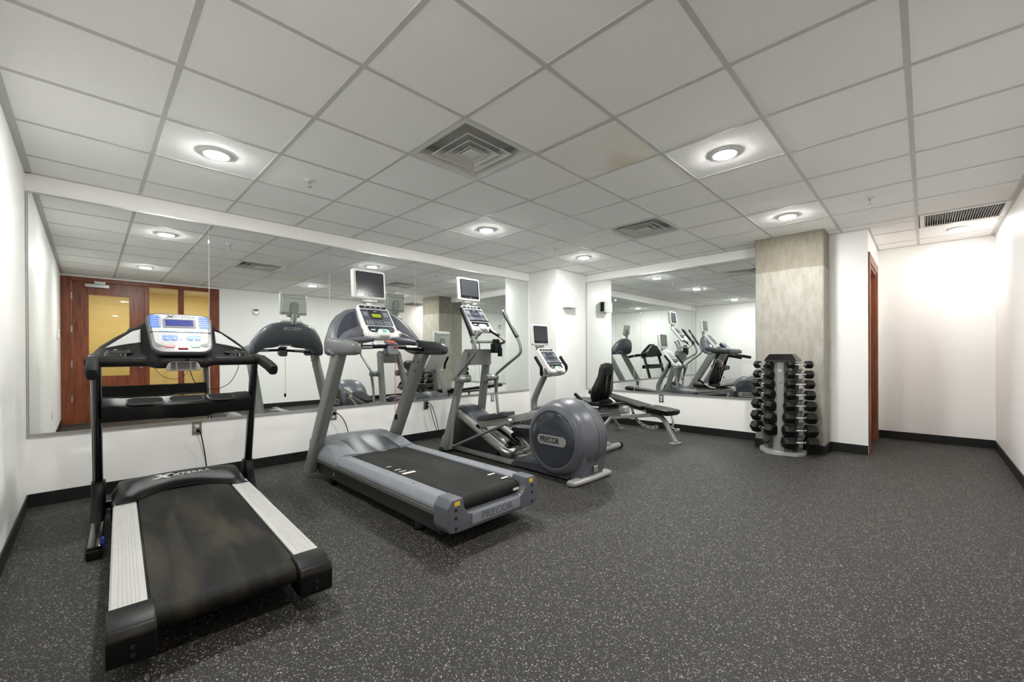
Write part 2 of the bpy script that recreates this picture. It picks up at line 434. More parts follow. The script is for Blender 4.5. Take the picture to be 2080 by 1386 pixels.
def text(body, size, O, ex, ey, m, parent, name, ext=0.0008, align='CENTER', sx=1.0, shear=0.0, bold=0.0):
    c = bpy.data.curves.new(name, 'FONT'); c.body = body; c.size = size; c.extrude = ext; c.align_x = align; c.align_y = 'CENTER'
    c.shear = shear; c.offset = bold
    t = bpy.data.objects.new(name + '_curve', c); COL.objects.link(t)
    dg = bpy.context.evaluated_depsgraph_get()
    me = bpy.data.meshes.new_from_object(t.evaluated_get(dg))
    bpy.data.objects.remove(t); bpy.data.curves.remove(c)
    ex = Vector(ex).normalized(); ey = Vector(ey).normalized(); nz = ex.cross(ey); O = Vector(O)
    for v in me.vertices: v.co = O + ex * (v.co.x * sx) + ey * v.co.y + nz * v.co.z
    me.materials.clear(); me.materials.append(m); me.name = name
    o = bpy.data.objects.new(name, me); COL.objects.link(o)
    if parent: o.parent = parent
    return o
def frame_mat(O, ex, ey):
    ex = Vector(ex).normalized(); ey = Vector(ey).normalized(); nz = ex.cross(ey)
    return Matrix(((ex.x, ey.x, nz.x, O[0]), (ex.y, ey.y, nz.y, O[1]), (ex.z, ey.z, nz.z, O[2]), (0, 0, 0, 1)))
def copy_tree(o, parent=None):
    c = o.copy(); COL.objects.link(c); c.parent = parent
    for ch in list(o.children): copy_tree(ch, c)
    return c
# ================================================================== the room
def bx(name, x0, x1, y0, y1, z0, z1, m, parent=None, bev=0.0):
    return MB().box(x0, x1, y0, y1, z0, z1, bev).obj(name, m, parent)
struct(bx('floor', XL - 0.1, XA + 0.1, YR - 0.1, YB + 0.1, -0.06, 0.0, FLOOR))
struct(bx('wall_left', XL - 0.1, XL, YR - 0.1, YB + 0.1, 0, CZ + 0.12, WALL))
struct(bx('wall_back', XL, XF + 0.1, YB, YB + 0.1, 0, CZ + 0.12, WALL))
struct(bx('wall_far', XF, XF + 0.1, YD + 0.12, YB, 0, CZ + 0.12, WALL))
struct(bx('wall_corner_box', PX, XF - 0.001, PY, YB - 0.001, 0, CZ + 0.1, WALL, bev=0.004))
struct(bx('wall_alcove', XA, XA + 0.1, YR - 0.1, YD + 0.12, 0, CZ + 0.12, WALL))
b_ = MB(); b_.box(1.82, XA, YR - 0.1, YR, 0, CZ + 0.12); b_.box(XL, 1.82, YR - 0.1, YR, 2.452, CZ + 0.12)
struct(b_.obj('wall_front', WALL))
DX0, DX1, DZ = 6.14, 7.10, 2.14     # alcove door opening
b_ = MB(); b_.box(XF, DX0, YD, YD + 0.12, 0, CZ + 0.12); b_.box(DX1, XA, YD, YD + 0.12, 0, CZ + 0.12); b_.box(DX0, DX1, YD, YD + 0.12, DZ, CZ + 0.12)
struct(b_.obj('wall_doorway', WALL))
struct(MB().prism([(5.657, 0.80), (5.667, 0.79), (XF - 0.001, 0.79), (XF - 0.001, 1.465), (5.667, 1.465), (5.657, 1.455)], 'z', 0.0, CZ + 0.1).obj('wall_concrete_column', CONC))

# ---- ceiling grid
EXCL = [(XF, 99, YD, 99), (PX, 99, PY, 99), (5.657, XF + 0.01, 0.79, 1.465)]
def subtract(rects, e):
    out = []
    for (a, b, c, d) in rects:
        x0, x1, y0, y1 = e
        if x0 >= b or x1 <= a or y0 >= d or y1 <= c: out.append((a, b, c, d)); continue
        if a < x0: out.append((a, x0, c, d)); a = x0
        if b > x1: out.append((x1, b, c, d)); b = x1
        if c < y0: out.append((a, b, c, y0))
        if d > y1: out.append((a, b, y1, d))
    return out
xs = [GX0 + k * TILE for k in range(-2, 11)]
ys = [GY0 + k * TILE for k in range(-4, 5)]
ceil = struct(bx('ceiling', XL, XA, YR, YB, CZ + 0.10, CZ + 0.14, TILEM))
VENTS = {(3, 4), (7, 4)}; RETURN = {(10, 0)}; STAINED = {(4, 3)}
XE, YE = xs + [XA], ys + [YB]
for i in range(len(xs)):
    for j in range(len(ys)):
        if (i, j) in VENTS or (i, j) in RETURN: continue
        R = [(max(xs[i], XL), min(XE[i + 1], XA), max(ys[j], YR), min(YE[j + 1], YB))]
        for e in EXCL: R = subtract(R, e)
        for (a, b, c, d) in R:
            if b - a < 0.03 or d - c < 0.03: continue
            cx, cy = (a + b) / 2, (c + d) / 2
            hx, hy = (b - a) / 2 - 0.004, (d - c) / 2 - 0.004
            o = MB().box(-hx, hx, -hy, hy, 0, 0.016).obj('ceiling_panel', STAIN if (i, j) in STAINED else TILEM, ceil)
            o.location = (cx, cy, CZ + 0.001)
            if (i, j) in STAINED: o['label'] = 'water-stained ceiling panel with brown patch'
def tee(name, a, b, c, d):
    R = [(a, b, c, d)]
    for e in EXCL: R = subtract(R, e)
    for (p, q, r, s_) in R:
        if q - p > 0.005 and s_ - r > 0.005 and max(q - p, s_ - r) > 0.03:
            MB().box(p, q, r, s_, CZ - 0.0018, CZ + 0.003, 0.0008, 1).obj(name, TEE, ceil)
TW = 0.0125
for y in ys: tee('main_tee', XL, XA, y - TW, y + TW)
for i, x in enumerate(xs):
    for j in range(len(ys)):
        tee('cross_tee', x - TW, x + TW, ys[j] + TW, (YE[j + 1] - TW) if j + 1 < len(ys) else YB)
for (a, b, c, d) in ((XL, XL + 0.03, YR, YB), (XL, PX, YB - 0.02, YB), (XF - 0.02, XF, 1.465, PY), (PX - 0.02, PX, PY, YB), (PX - 0.02, XF, PY - 0.02, PY),
                     (XL, XA, YR, YR + 0.02), (XA - 0.02, XA, YR, YD), (XF, XA, YD - 0.02, YD), (XF - 0.02, XF, YD - 0.02, 0.79)):
    MB().box(a, b, c, d, CZ - 0.005, CZ + 0.004).obj('wall_angle', TEE, ceil)

# ---- baseboards
def baseb(name, rects):
    b = MB()
    for (x0, x1, y0, y1) in rects: b.box(x0, x1, y0, y1, 0, 0.1, 0.003, 1)
    o = struct(b.obj(name, BASEB)); return o
BT = 0.008
baseb('baseboard_left', [(XL, XL + BT, YR, YB)])
baseb('baseboard_back', [(XL + BT, PX, YB - BT, YB)])
baseb('baseboard_corner_box', [(PX - BT, PX, PY - BT, YB - BT), (PX, XF - BT, PY - BT, PY)])
baseb('baseboard_far', [(XF - BT, XF, 1.465 + BT, PY - BT), (XF - BT, XF, YD, 0.79 - BT)])
baseb('baseboard_column', [(5.657 - BT, 5.657, 0.79 - BT, 1.465 + BT), (5.657, XF - BT, 0.79 - BT, 0.79), (5.657, XF - BT, 1.465, 1.465 + BT)])
baseb('baseboard_alcove', [(XA - BT, XA, YR + BT, YD - BT), (7.2, XA - BT, YD - BT, YD)])
baseb('baseboard_front', [(1.83, XA - BT, YR, YR + BT)])

# ---- storefront door behind the camera (seen in the mirror)
d1 = struct(empty('door_1', (0.25, YR, 0)))
def dpart(name, x0, x1, y0, y1, z0, z1, m, parent=d1, bev=0.003):
    o = MB().box(x0 - 0.25, x1 - 0.25, y0 - YR, y1 - YR, z0, z1, bev, 1).obj(name, m, parent); return o
fy0, fy1 = YR - 0.1, YR + 0.012
dpart('jamb', XL + 0.001, -0.205, fy0, fy1, 0, 2.45, WOOD); dpart('jamb', 0.70, 0.766, fy0, fy1, 0, 2.38, WOOD)
dpart('jamb', 1.66, 1.819, fy0, fy1, 0, 2.45, WOOD); dpart('mullion', 1.18, 1.262, fy0, fy1, 0.12, 2.38, WOOD)
dpart('header', -0.205, 1.66, fy0, fy1, 2.38, 2.45, WOOD); dpart('bottom_rail', 0.766, 1.66, fy0, fy1, 0, 0.12, WOOD)
leaf = MB()
for (a, b, c, d) in ((-0.202, -0.006, 0.012, 2.376), (0.50, 0.697, 0.012, 2.376), (-0.006, 0.50, 0.012, 0.79), (-0.006, 0.50, 2.17, 2.376)):
    leaf.box(a - 0.25, b - 0.25, -0.06, -0.016, c, d)
leaf = leaf.obj('door_leaf', WOOD, d1)
dpart('glass_pane', -0.006, 0.50, YR - 0.041, YR - 0.035, 0.79, 2.17, GLASS, leaf, 0)
dpart('glass_pane', 0.766, 1.18, YR - 0.053, YR - 0.047, 0.12, 2.38, GLASS, d1, 0)
dpart('glass_pane', 1.262, 1.66, YR - 0.053, YR - 0.047, 0.12, 2.38, GLASS, d1, 0)
for z in (2.13, 1.58, 1.0, 0.42): dpart('hinge', -0.215, -0.196, YR - 0.02, YR + 0.016, z - 0.055, z + 0.055, STEEL)
cl = dpart('door_closer', -0.05, 0.245, YR - 0.015, YR + 0.04, 2.29, 2.345, STEEL)
dpart('closer_arm', 0.06, 0.2, YR + 0.01, YR + 0.02, 2.35, 2.40, STEEL, cl)
h_ = MB(); h_.cyl((0.40, -0.015, 0.94), (0.40, 0.045, 0.94), 0.011); h_.tube([(0.40, 0.045, 0.94), (0.36, 0.05, 0.94), (0.29, 0.05, 0.94)], 0.011); h_.cyl((0.40, -0.016, 0.94), (0.40, -0.006, 0.94), 0.03)
h_.obj('door_lever', STEEL, leaf)
# corridor beyond the glass
struct(bx('floor_corridor', -1.4, 3.2, -2.6, YR - 0.1, -0.06, 0.0, FLOOR))
b_ = MB(); b_.box(-1.4, 3.2, -2.7, -2.6, 0, 2.6); b_.box(-1.5, -1.4, -2.6, YR - 0.1, 0, 2.6); b_.box(3.2, 3.3, -2.6, YR - 0.1, 0, 2.6)
b_.box(-1.4, XL, YR - 0.11, YR - 0.1, 0, 2.6); b_.box(1.82, 3.2, YR - 0.11, YR - 0.1, 0, 2.6)
struct(b_.obj('wall_corridor', CREAMY))
struct(bx('ceiling_corridor', -1.4, 3.2, -2.6, YR - 0.1, CZ + 0.02, CZ + 0.1, TILEM))

# ---- wooden door in the alcove
d2 = struct(empty('door_2', ((DX0 + DX1) / 2, YD, 0)))
hw = (DX1 - DX0) / 2
for (n, a, b, c, d) in (('casing', -hw - 0.10, -hw, 0, DZ + 0.1), ('casing', hw, hw + 0.10, 0, DZ + 0.1), ('casing', -hw, hw, DZ, DZ + 0.1)):
    MB().box(a, b, -0.014, 0.0, c, d, 0.003, 1).obj(n, WOOD_LIT, d2)
for (a, b, c, d) in ((-hw, -hw + 0.03, 0, DZ), (hw - 0.03, hw, 0, DZ), (-hw + 0.03, hw - 0.03, DZ - 0.03, DZ)):
    MB().box(a, b, 0.0, 0.119, c, d, 0.002, 1).obj('jamb', WOOD_LIT, d2)
lf = MB().box(-hw + 0.032, hw - 0.032, 0.06, 0.10, 0.01, DZ - 0.032, 0.002, 1).obj('door_leaf', WOOD_LIT, d2)
# ================================================================== mirrors
def mirror_wall(name, loc, deg, segs, z0, z1, label):
    r = empty(name, loc, deg)
    for (a, b) in segs:
        MB().box(a + 0.0012, b - 0.0012, -0.006, 0.0, z0, z1, 0.0015, 1).obj('mirror_panel', MIRROR, r, ang=20)
    a, b = segs[0][0], segs[-1][1]
    MB().prism([(-0.001, z0 - 0.014), (-0.012, z0 - 0.014), (-0.012, z0 + 0.008), (-0.009, z0 + 0.008), (-0.009, z0 - 0.003), (-0.001, z0 - 0.003)], 'x', a, b).obj('bottom_channel', ALU, r)
    MB().prism([(-0.001, z1 + 0.008), (-0.010, z1 + 0.008), (-0.010, z1 - 0.004), (-0.008, z1 - 0.004), (-0.008, z1 + 0.003), (-0.001, z1 + 0.003)], 'x', a, b).obj('top_channel', ALU, r)
    MB().box(a - 0.008, a, -0.010, -0.001, z0 - 0.012, z1 + 0.006).obj('side_channel', ALU, r)
    return tag(r, label, 'mirror', 'wall mirrors')
w1 = 1.0975
mirror_wall('wall_mirror', (0, YB, 0), 0, [(-0.318 + k * w1, -0.318 + (k + 1) * w1) for k in range(4)] + [(-0.318 + 4 * w1, PX - 0.016)], 0.535, 2.340, 'long wall mirror of five joined panels behind the treadmills')
w2 = 0.889
mirror_wall('wall_mirror', (XF, PY - 0.012, 0), -90, [(0.0, w2), (w2, 2 * w2), (2 * w2, 2.66)], 0.535, 2.350, 'shorter wall mirror of three panels beside the concrete column')

# ================================================================== ceiling fittings
def downlight(x, y, label, z=CZ, lens=None):
    r = empty('ceiling_downlight', (x, y, z - 0.004))
    MB().lathe([(0.070, 0.004), (0.0685, -0.004), (0.073, -0.008), (0.092, -0.003), (0.094, 0.005)], (0, 0, 0), (0, 0, 1), 36).obj('trim_ring', WHITEP, r)
    MB().lathe([(0.067, 0.002), (0.067, -0.009), (0.056, -0.0135), (0.030, -0.016), (0.0, -0.0165)], (0, 0, 0), (0, 0, 1), 36).obj('lens', lens or LENS, r)
    return tag(r, label, 'light', 'recessed ceiling lights')
def gx(k): return GX0 + (k - 2 + 0.5) * TILE
def gy(k): return GY0 + (k - 4 + 0.5) * TILE
downlight(gx(1), gy(6), 'round recessed light above the black treadmill by the left wall')
downlight(gx(1), gy(2), 'round recessed light near the glazed wooden door')
downlight(gx(5), gy(2), 'large bright recessed light to the right of the stained ceiling panel')
downlight(gx(5), gy(6), 'round recessed light above the elliptical trainer')
downlight(gx(8), gy(2), 'round recessed light just in front of the concrete column')
downlight(gx(8), gy(6), 'round recessed light near the boxed white corner')
downlight(gx(11), -0.262, 'round recessed light in the alcove beside the return grille', lens=LENS_DIM)
downlight(0.35, -1.45, 'round recessed light in the yellow corridor behind the door', CZ + 0.02)
downlight(1.75, -1.45, 'second recessed light in the yellow corridor, farther from the door', CZ + 0.02)

def diffuser(i, j, label):
    cx, cy = GX0 + (i - 2 + 0.5) * TILE, GY0 + (j - 4 + 0.5) * TILE
    r = empty('air_diffuser', (cx, cy, CZ))
    def sq(h, z): return [(-h, -h, z), (h, -h, z), (h, h, z), (-h, h, z)]
    h0 = TILE / 2 - 0.004
    MB().loft([sq(h0, 0.002), sq(h0, -0.003), sq(h0 - 0.03, -0.004), sq(h0 - 0.055, 0.045), sq(h0 - 0.058, 0.05), sq(h0 - 0.03, 0.002)], caps=False, closed=True).obj('frame', WHITEP, r, 20)
    for h in (0.195, 0.135, 0.078):
        MB().loft([sq(h, -0.004), sq(h - 0.004, -0.007), sq(h - 0.048, 0.035), sq(h - 0.046, 0.038)], caps=False, closed=True).obj('louver', WHITEP, r, 20)
    MB().loft([sq(0.034, 0.03), sq(0.05, 0.002), sq(0.046, -0.006), sq(0.012, 0.0)], caps=True).obj('core', WHITEP, r, 20)
    MB().loft([sq(h0 - 0.056, 0.05), sq(h0 - 0.056, 0.095), sq(h0 - 0.05, 0.098), sq(h0 - 0.05, 0.05)], caps=False).obj('neck', mat('duct_grey', (190, 190, 186), 0.6), r)
    MB().box(-h0 + 0.05, h0 - 0.05, -h0 + 0.05, h0 - 0.05, 0.092, 0.098).obj('backing', mat('duct_grey', (190, 190, 186), 0.6), r)
    return tag(r, label, 'vent', 'square air diffusers')
diffuser(3, 4, 'large white square air diffuser at the centre of the ceiling')
diffuser(7, 4, 'smaller-looking white square air diffuser farther back towards the column')

r = empty('return_grille', (GX0 + 8 * TILE + TILE / 2, -0.262, CZ))
hx, hy = TILE / 2 - 0.006, 0.30
fr = MB()
fr.box(-hx, hx, -hy, -hy + 0.035, -0.006, 0.004); fr.box(-hx, hx, hy - 0.035, hy, -0.006, 0.004)
fr.box(-hx, -hx + 0.045, -hy + 0.035, hy - 0.035, -0.006, 0.004); fr.box(hx - 0.045, hx, -hy + 0.035, hy - 0.035, -0.006, 0.004)
fr.obj('frame', WHITEP, r)
for k in range(30):
    y = -hy + 0.042 + k * (2 * hy - 0.084) / 29
    MB().box(-hx + 0.045, hx - 0.045, y - 0.003, y + 0.003, -0.004, 0.012).obj('slat', GRILLE, r)
MB().box(-hx + 0.04, hx - 0.04, -hy + 0.03, hy - 0.03, 0.03, 0.035).obj('backing', DARKG, r)
tag(r, 'grey slatted return air grille with white frame in the alcove ceiling', 'vent')

def sprinkler(x, y, label):
    r = empty('fire_sprinkler', (x, y, CZ - 0.004))
    MB().lathe([(0.0, 0.004), (0.036, 0.004), (0.036, 0.0), (0.026, -0.008), (0.010, -0.010)], (0, 0, 0), (0, 0, 1), 24).obj('escutcheon', WHITEP, r)
    s_ = MB(); s_.cyl((0, 0, -0.005), (0, 0, -0.022), 0.009, n=12); s_.tube([(0.008, 0, -0.02), (0.013, 0, -0.034), (0.003, 0, -0.05)], 0.0025, 6, smooth=4); s_.tube([(-0.008, 0, -0.02), (-0.013, 0, -0.034), (-0.003, 0, -0.05)], 0.0025, 6, smooth=4)
    s_.obj('head', STEEL, r)
    MB().lathe([(0.0, -0.05), (0.016, -0.05), (0.016, -0.053), (0.0, -0.053)], (0, 0, 0), (0, 0, 1), 16).obj('deflector', STEEL, r)
    return tag(r, label, 'sprinkler', 'fire sprinklers')
sprinkler(1.206, 3.40, 'small ceiling sprinkler between the black and the grey treadmill')
sprinkler(4.225, 3.40, 'small ceiling sprinkler near the boxed white corner')
sprinkler(4.818, 0.345, 'small ceiling sprinkler near the alcove entrance')
sprinkler(1.22, 0.345, 'small ceiling sprinkler close to the wooden door, seen in the mirror')

# ================================================================== wall fittings
def outlet(loc, deg, label, plugs=(), m=STEEL):
    """loc on the wall surface; local -y is out of the wall"""
    r = empty('wall_outlet', loc, deg)
    MB().plate((0, 0, 0), (1, 0, 0), (0, 0, 1), 0.072, 0.117, 0.005, 0.004, 0.0015).obj('cover_plate', m, r)
    for s in (-1, 1):
        o = MB().plate((0, -0.005, s * 0.0205), (1, 0, 0), (0, 0, 1), 0.034, 0.029, 0.0015, 0.012).obj('socket', WHITEP, r)
        for a in (-0.0065, 0.0065): MB().box(a - 0.001, a + 0.001, -0.0072, -0.006, s * 0.0205 - 0.001, s * 0.0205 + 0.007).obj('slot', HOLE, o)
    return tag(r, label, 'outlet', 'wall outlets')
outlet((0.684, YB, 0.463), 0, 'steel wall outlet behind the black treadmill')
outlet((1.916, YB, 0.455), 0, 'steel wall outlet behind the left post of the grey treadmill')
outlet((3.136, YB, 0.457), 0, 'steel wall outlet with two plugs left of the elliptical trainer')
outlet((4.333, YB, 0.464), 0, 'empty steel outlet under the long mirror near the corner')
outlet((XF, 2.812, 0.455), -90, 'empty steel outlet under the shorter mirror beside the bench')
outlet((XL, 1.80, 0.40), 90, 'white outlet low on the left wall seen in the mirror', m=WHITEP)
def cord(name, pts, label, r=0.0045):
    ro = empty(name, pts[0])
    o = Vector(pts[0]); P = [Vector(p) - o for p in pts]
    MB().tube(P, r, 8, smooth=6).obj('cable', RUBBER, ro)
    d = Vector((0, -1, 0))
    MB().plate(Vector((0, -0.0, 0)) + Vector((0, 0.012, 0)), (1, 0, 0), (0, 0, 1), 0.026, 0.03, 0.03, 0.008, 0.003).obj('plug', RUBBER, ro)
    return tag(ro, label, 'cord', 'power cords')
cord('power_cord', [(0.688, YB - 0.020, 0.442), (0.700, YB - 0.055, 0.432), (0.715, YB - 0.05, 0.36), (0.735, YB - 0.03, 0.24), (0.745, YB - 0.05, 0.12), (0.74, YB - 0.10, 0.03), (0.72, YB - 0.22, 0.008), (0.66, 4.36, 0.006)], 'black power cord plugged in behind the black treadmill')
cord('power_cord', [(1.918, YB - 0.020, 0.472), (1.95, YB - 0.06, 0.465), (2.01, YB - 0.07, 0.38), (2.05, YB - 0.08, 0.25), (2.05, YB - 0.15, 0.08), (2.0, 4.3, 0.05)], 'black power cord hanging behind the grey treadmill')
cord('power_cord', [(3.138, YB - 0.020, 0.478), (3.17, YB - 0.06, 0.47), (3.23, YB - 0.07, 0.33), (3.27, YB - 0.08, 0.16), (3.27, YB - 0.15, 0.02), (3.22, 4.1, 0.03)], 'upper of two black cords in the outlet by the elliptical')
cord('power_cord', [(3.138, YB - 0.020, 0.437), (3.165, YB - 0.05, 0.43), (3.20, YB - 0.06, 0.30), (3.26, YB - 0.05, 0.14), (3.30, YB - 0.1, 0.012), (3.7, 4.45, 0.012), (4.1, 3.95, 0.05)], 'lower of two black cords in the outlet by the elliptical')

r = empty('wall_speaker', (5.455, PY, 1.967))
c_ = MB(); c_.box(-0.12, 0.12, -0.115, 0.0, -0.095, 0.095, 0.004, 1); c_.obj('cabinet', WHITEP, r)
MB().box(0.1195, 0.123, -0.095, -0.02, -0.082, 0.082).obj('open_side_shade', HOLE, r)  # flat dark sheet painted as the shade in the cabinet's open side
MB().box(-0.13, 0.13, -0.006, 0.0, -0.10, 0.10, 0.002, 1).obj('mounting_plate', WHITEP, r)
tag(r, 'small white box speaker high on the boxed corner', 'speaker')
r = empty('wall_sensor', (2.457, YR, 2.05), 180)
MB().plate((0, 0, 0), (1, 0, 0), (0, 0, 1), 0.11, 0.12, 0.035, 0.008, 0.004).obj('housing', WHITEP, r)
MB().plate((0, -0.035, 0.03), (1, 0, 0), (0, 0, 1), 0.07, 0.03, 0.004, 0.004).obj('window', DARKG, r)
MB().plate((0, -0.035, -0.02), (1, 0, 0), (0, 0, 1), 0.05, 0.04, 0.006, 0.004).obj('button', ALU, r)
tag(r, 'small white alarm box high on the wall beside the wooden door', 'alarm')
r = empty('card_reader', (XL, 0.55, 1.45), 90)
MB().plate((0, 0, 0), (1, 0, 0), (0, 0, 1), 0.09, 0.13, 0.03, 0.006, 0.003).obj('housing', WHITEP, r)
MB().plate((0, -0.03, 0.02), (1, 0, 0), (0, 0, 1), 0.05, 0.03, 0.003, 0.003).obj('window', DARKG, r)
tag(r, 'small white wall box on the left wall near the door', 'switch')
r = empty('light_switch', (7.29, YD, 1.32))
MB().plate((0, 0, 0), (1, 0, 0), (0, 0, 1), 0.075, 0.118, 0.006, 0.004, 0.002).obj('cover_plate', WHITEP, r)
MB().plate((0, -0.006, 0), (1, 0, 0), (0, 0, 1), 0.032, 0.065, 0.004, 0.002, 0.001).obj('rocker', WHITEP, r)
tag(r, 'white light switch beside the wooden alcove door', 'switch')
# ================================================================== black treadmill
def treadmill_black():
    r = empty('treadmill', (0.40, 1.95, 0), -2.1)
    # belt and deck
    b = MB(); P = [(0.10, 0.19)]
    for k in range(7):
        a = PI / 2 + PI * k / 6; P.append((0.075 + 0.042 * math.cos(a), 0.148 + 0.042 * math.sin(a)))
    P += [(1.75, 0.115), (1.75, 0.20)]
    b.prism(P, 'x', -0.245, 0.245); b.obj('running_belt', BELT1, r)
    d = MB(); d.box(-0.33, 0.33, 0.14, 1.95, 0.075, 0.135, 0.01); d.obj('deck_frame', BLACKP, r)
    for s in (-1, 1):
        prof = [(0.255, 0.18), (0.255, 0.197)]
        for k in range(6):
            x = 0.275 + k * 0.012; prof += [(x, 0.2), (x + 0.003, 0.1975), (x + 0.006, 0.2)]
        prof += [(0.355, 0.2), (0.362, 0.193), (0.362, 0.155), (0.34, 0.15), (0.34, 0.18)]
        prof = [(s * x, z) for x, z in prof]
        MB().prism(prof, 'y', 0.09, 1.70).obj('side_rail', WHITEA, r, 20)
        MB().box(*sorted((s * 0.335, s * 0.358)), 0.12, 1.9, 0.07, 0.155, 0.005).obj('side_skirt', BLACKP, r)
        MB().box(*sorted((s * 0.246, s * 0.2555)), 0.1, 1.70, 0.13, 0.188).obj('belt_guard', BLACKP, r)
        # rear end cap
        cp = MB(); cp.prism([(0.125, 0.207), (0.03, 0.203), (-0.012, 0.188), (-0.03, 0.16), (-0.028, 0.075), (-0.015, 0.062), (0.125, 0.062)], 'x', *sorted((s * 0.235, s * 0.368)), bev=0.012, seg=3)
        cp = cp.obj('end_cap', BLACKP, r)
        for z in (0.125, 0.095): MB().cyl((s * 0.30, -0.034, z), (s * 0.30, -0.02, z), 0.007, n=12).obj('screw', HOLE, cp)
        # floor base, boot, upright
        MB().box(*sorted((s * 0.405, s * 0.465)), 1.30, 2.34, 0.012, 0.07, 0.012).obj('base_tube', BLACKG, r)
        for y in (1.33, 2.30): MB().box(*sorted((s * 0.402, s * 0.468)), y - 0.05, y + 0.05, 0.0, 0.05, 0.01).obj('rubber_foot', RUBBER, r)
        bo = MB(); bo.loft([[(s * 0.436 + px, py, z) for px, py in [(q[0], yc + q[1]) for q in ell(0.036, hl, 20, 3.5)]] for (z, yc, hl) in ((0.06, 1.98, 0.24), (0.09, 2.0, 0.20), (0.15, 2.04, 0.12), (0.24, 2.05, 0.06), (0.27, 2.045, 0.05))])
        bo.obj('upright_boot', BLACKP, r)
        u = MB(); u.sweep([(s * 0.436, 2.11, 0.06), (s * 0.436, 2.05, 0.25), (s * 0.436, 1.80, 1.07)], ell(0.024, 0.04, 20, 2.6), up=(0, 1, 0)); u.obj('upright', BLACKG, r)
        MB().sweep([(s * 0.462, 2.05, 0.25), (s * 0.462, 1.82, 1.0)], rrect(0.006, 0.012, 0.002), up=(0, 1, 0)).obj('edge_highlight', CHROME, r)  # thin chrome strip stands in for the highlight along the upright's edge
        # handlebar
        h = MB(); h.sweep([(s * 0.45, 1.86, 1.10), (s * 0.45, 1.80, 1.098), (s * 0.447, 1.60, 1.085), (s * 0.442, 1.40, 1.055), (s * 0.438, 1.255, 1.025), (s * 0.438, 1.235, 1.021)], ell(0.029, 0.037, 20, 2.8), scale=[0.95, 1, 1, 1, 1, 0.72])
        h = h.obj('handlebar', GRIP, r)
        MB().box(*sorted((s * 0.438, s * 0.465)), 1.60, 1.68, 1.118, 1.126, 0.003).obj('control_key', CHROME, h)
    MB().box(-0.46, 0.46, 2.24, 2.30, 0.02, 0.07, 0.01).obj('front_crossbar', BLACKG, r)
    MB().sweep([(-0.40, 1.36, 0.045), (-0.40, 1.36, 0.075), (-0.40, 1.30, 0.10), (-0.40, 1.27, 0.10)], rrect(0.03, 0.012, 0.004), up=(1, 0, 0)).obj('release_pedal', BLUEP, r)
    # motor hood
    secs = []
    for k in range(21):
        x = -0.372 + 0.744 * k / 20; q = abs(x) / 0.372
        yr = 1.585 + (0.20 * (1 - (x / 0.27) ** 2) if abs(x) < 0.27 else 0)
        e = 1 - 0.35 * max(0, (q - 0.86) / 0.14) ** 2
        zt = 0.272 - 0.02 * q * q
        secs.append([(x, yr, 0.203), (x, yr + 0.006, 0.212 * (0.6 + 0.4 * e)), (x, yr + 0.45 * (1.93 - yr), 0.243 * e), (x, 1.93, zt * e), (x, 2.02, zt * e - 0.004), (x, 2.11, 0.235 * e), (x, 2.15, 0.16), (x, 2.15, 0.08), (x, yr + 0.1, 0.08), (x, yr + 0.02, 0.19)])
    hd = MB(); hd.loft(secs); hd = hd.obj('motor_hood', BLACKP, r, 50)
    text('XTERRA', 0.040, (0.055, 1.90, 0.2655), (1, 0, 0), (0, 0.08, 0.027), WHITEP, hd, 'hood_lettering', 0.002, sx=1.5)
    text('X', 0.062, (-0.115, 1.90, 0.2655), (1, 0, 0), (0, 0.08, 0.027), WHITEP, hd, 'hood_emblem', 0.002, sx=1.7, shear=0.2, bold=0.004)
    # accessory tray between the uprights
    t = MB(); secs = []
    for k in range(25):
        x = -0.415 + 0.83 * k / 24
        q = abs(x)
        yb = 1.70 if q < 0.13 else (1.70 + 0.035 * min(1, (q - 0.13) / 0.04))
        zb = 0.692 if -0.05 < x < 0.14 else (0.698 if x < 0 else 0.703)
        up_ = 0.012 * min(1, max(0, (q - 0.32) / 0.03))
        zf, zk = 0.790 + up_, 0.832 + up_ * 0.4
        secs.append([(x, yb + 0.004, zb + 0.012), (x, yb + 0.012, zb), (x, 1.88, zb + 0.012), (x, 1.945, zb + 0.035), (x, 1.95, zk - 0.012), (x, 1.94, zk), (x, yb + 0.012, zf), (x, yb, zf - 0.010)])
    t.loft(secs); t = t.obj('accessory_tray', BLACKP, r, 40)
    for (cx, w_) in ((-0.20, 0.19), (0.02, 0.20), (0.225, 0.16)):
        rg = rrect(w_, 0.165, 0.05, 6)
        MT = frame_mat((cx, 1.833, 0.8135), (1, 0, 0), (0, 0.22, 0.041))
        MB().loft([[(x * k, y * k, z) for x, y in rg] for k, z in ((1.03, -0.002), (1.02, 0.004), (0.95, 0.005), (0.92, 0.0))], caps=False, M=MT).obj('pocket_rim', mat('rim_grey', (62, 62, 62), 0.4), t)
        MB().loft([[(x * k, y * k, z) for x, y in rg] for k, z in ((0.93, 0.0032), (0.85, 0.0022))], M=MT).obj('pocket', HOLE, t)
    # console body: wings and centre
    def ztop(x):
        q = abs(x); T = [(0.0, 1.385), (0.16, 1.375), (0.20, 1.335), (0.26, 1.295), (0.33, 1.245), (0.40, 1.185), (0.435, 1.14), (0.462, 1.095)]
        for (a, za), (c, zc) in zip(T, T[1:]):
            if q <= c: return za + (zc - za) * (q - a) / (c - a)
        return T[-1][1]
    CX = -0.02
    secs = []
    N = 44
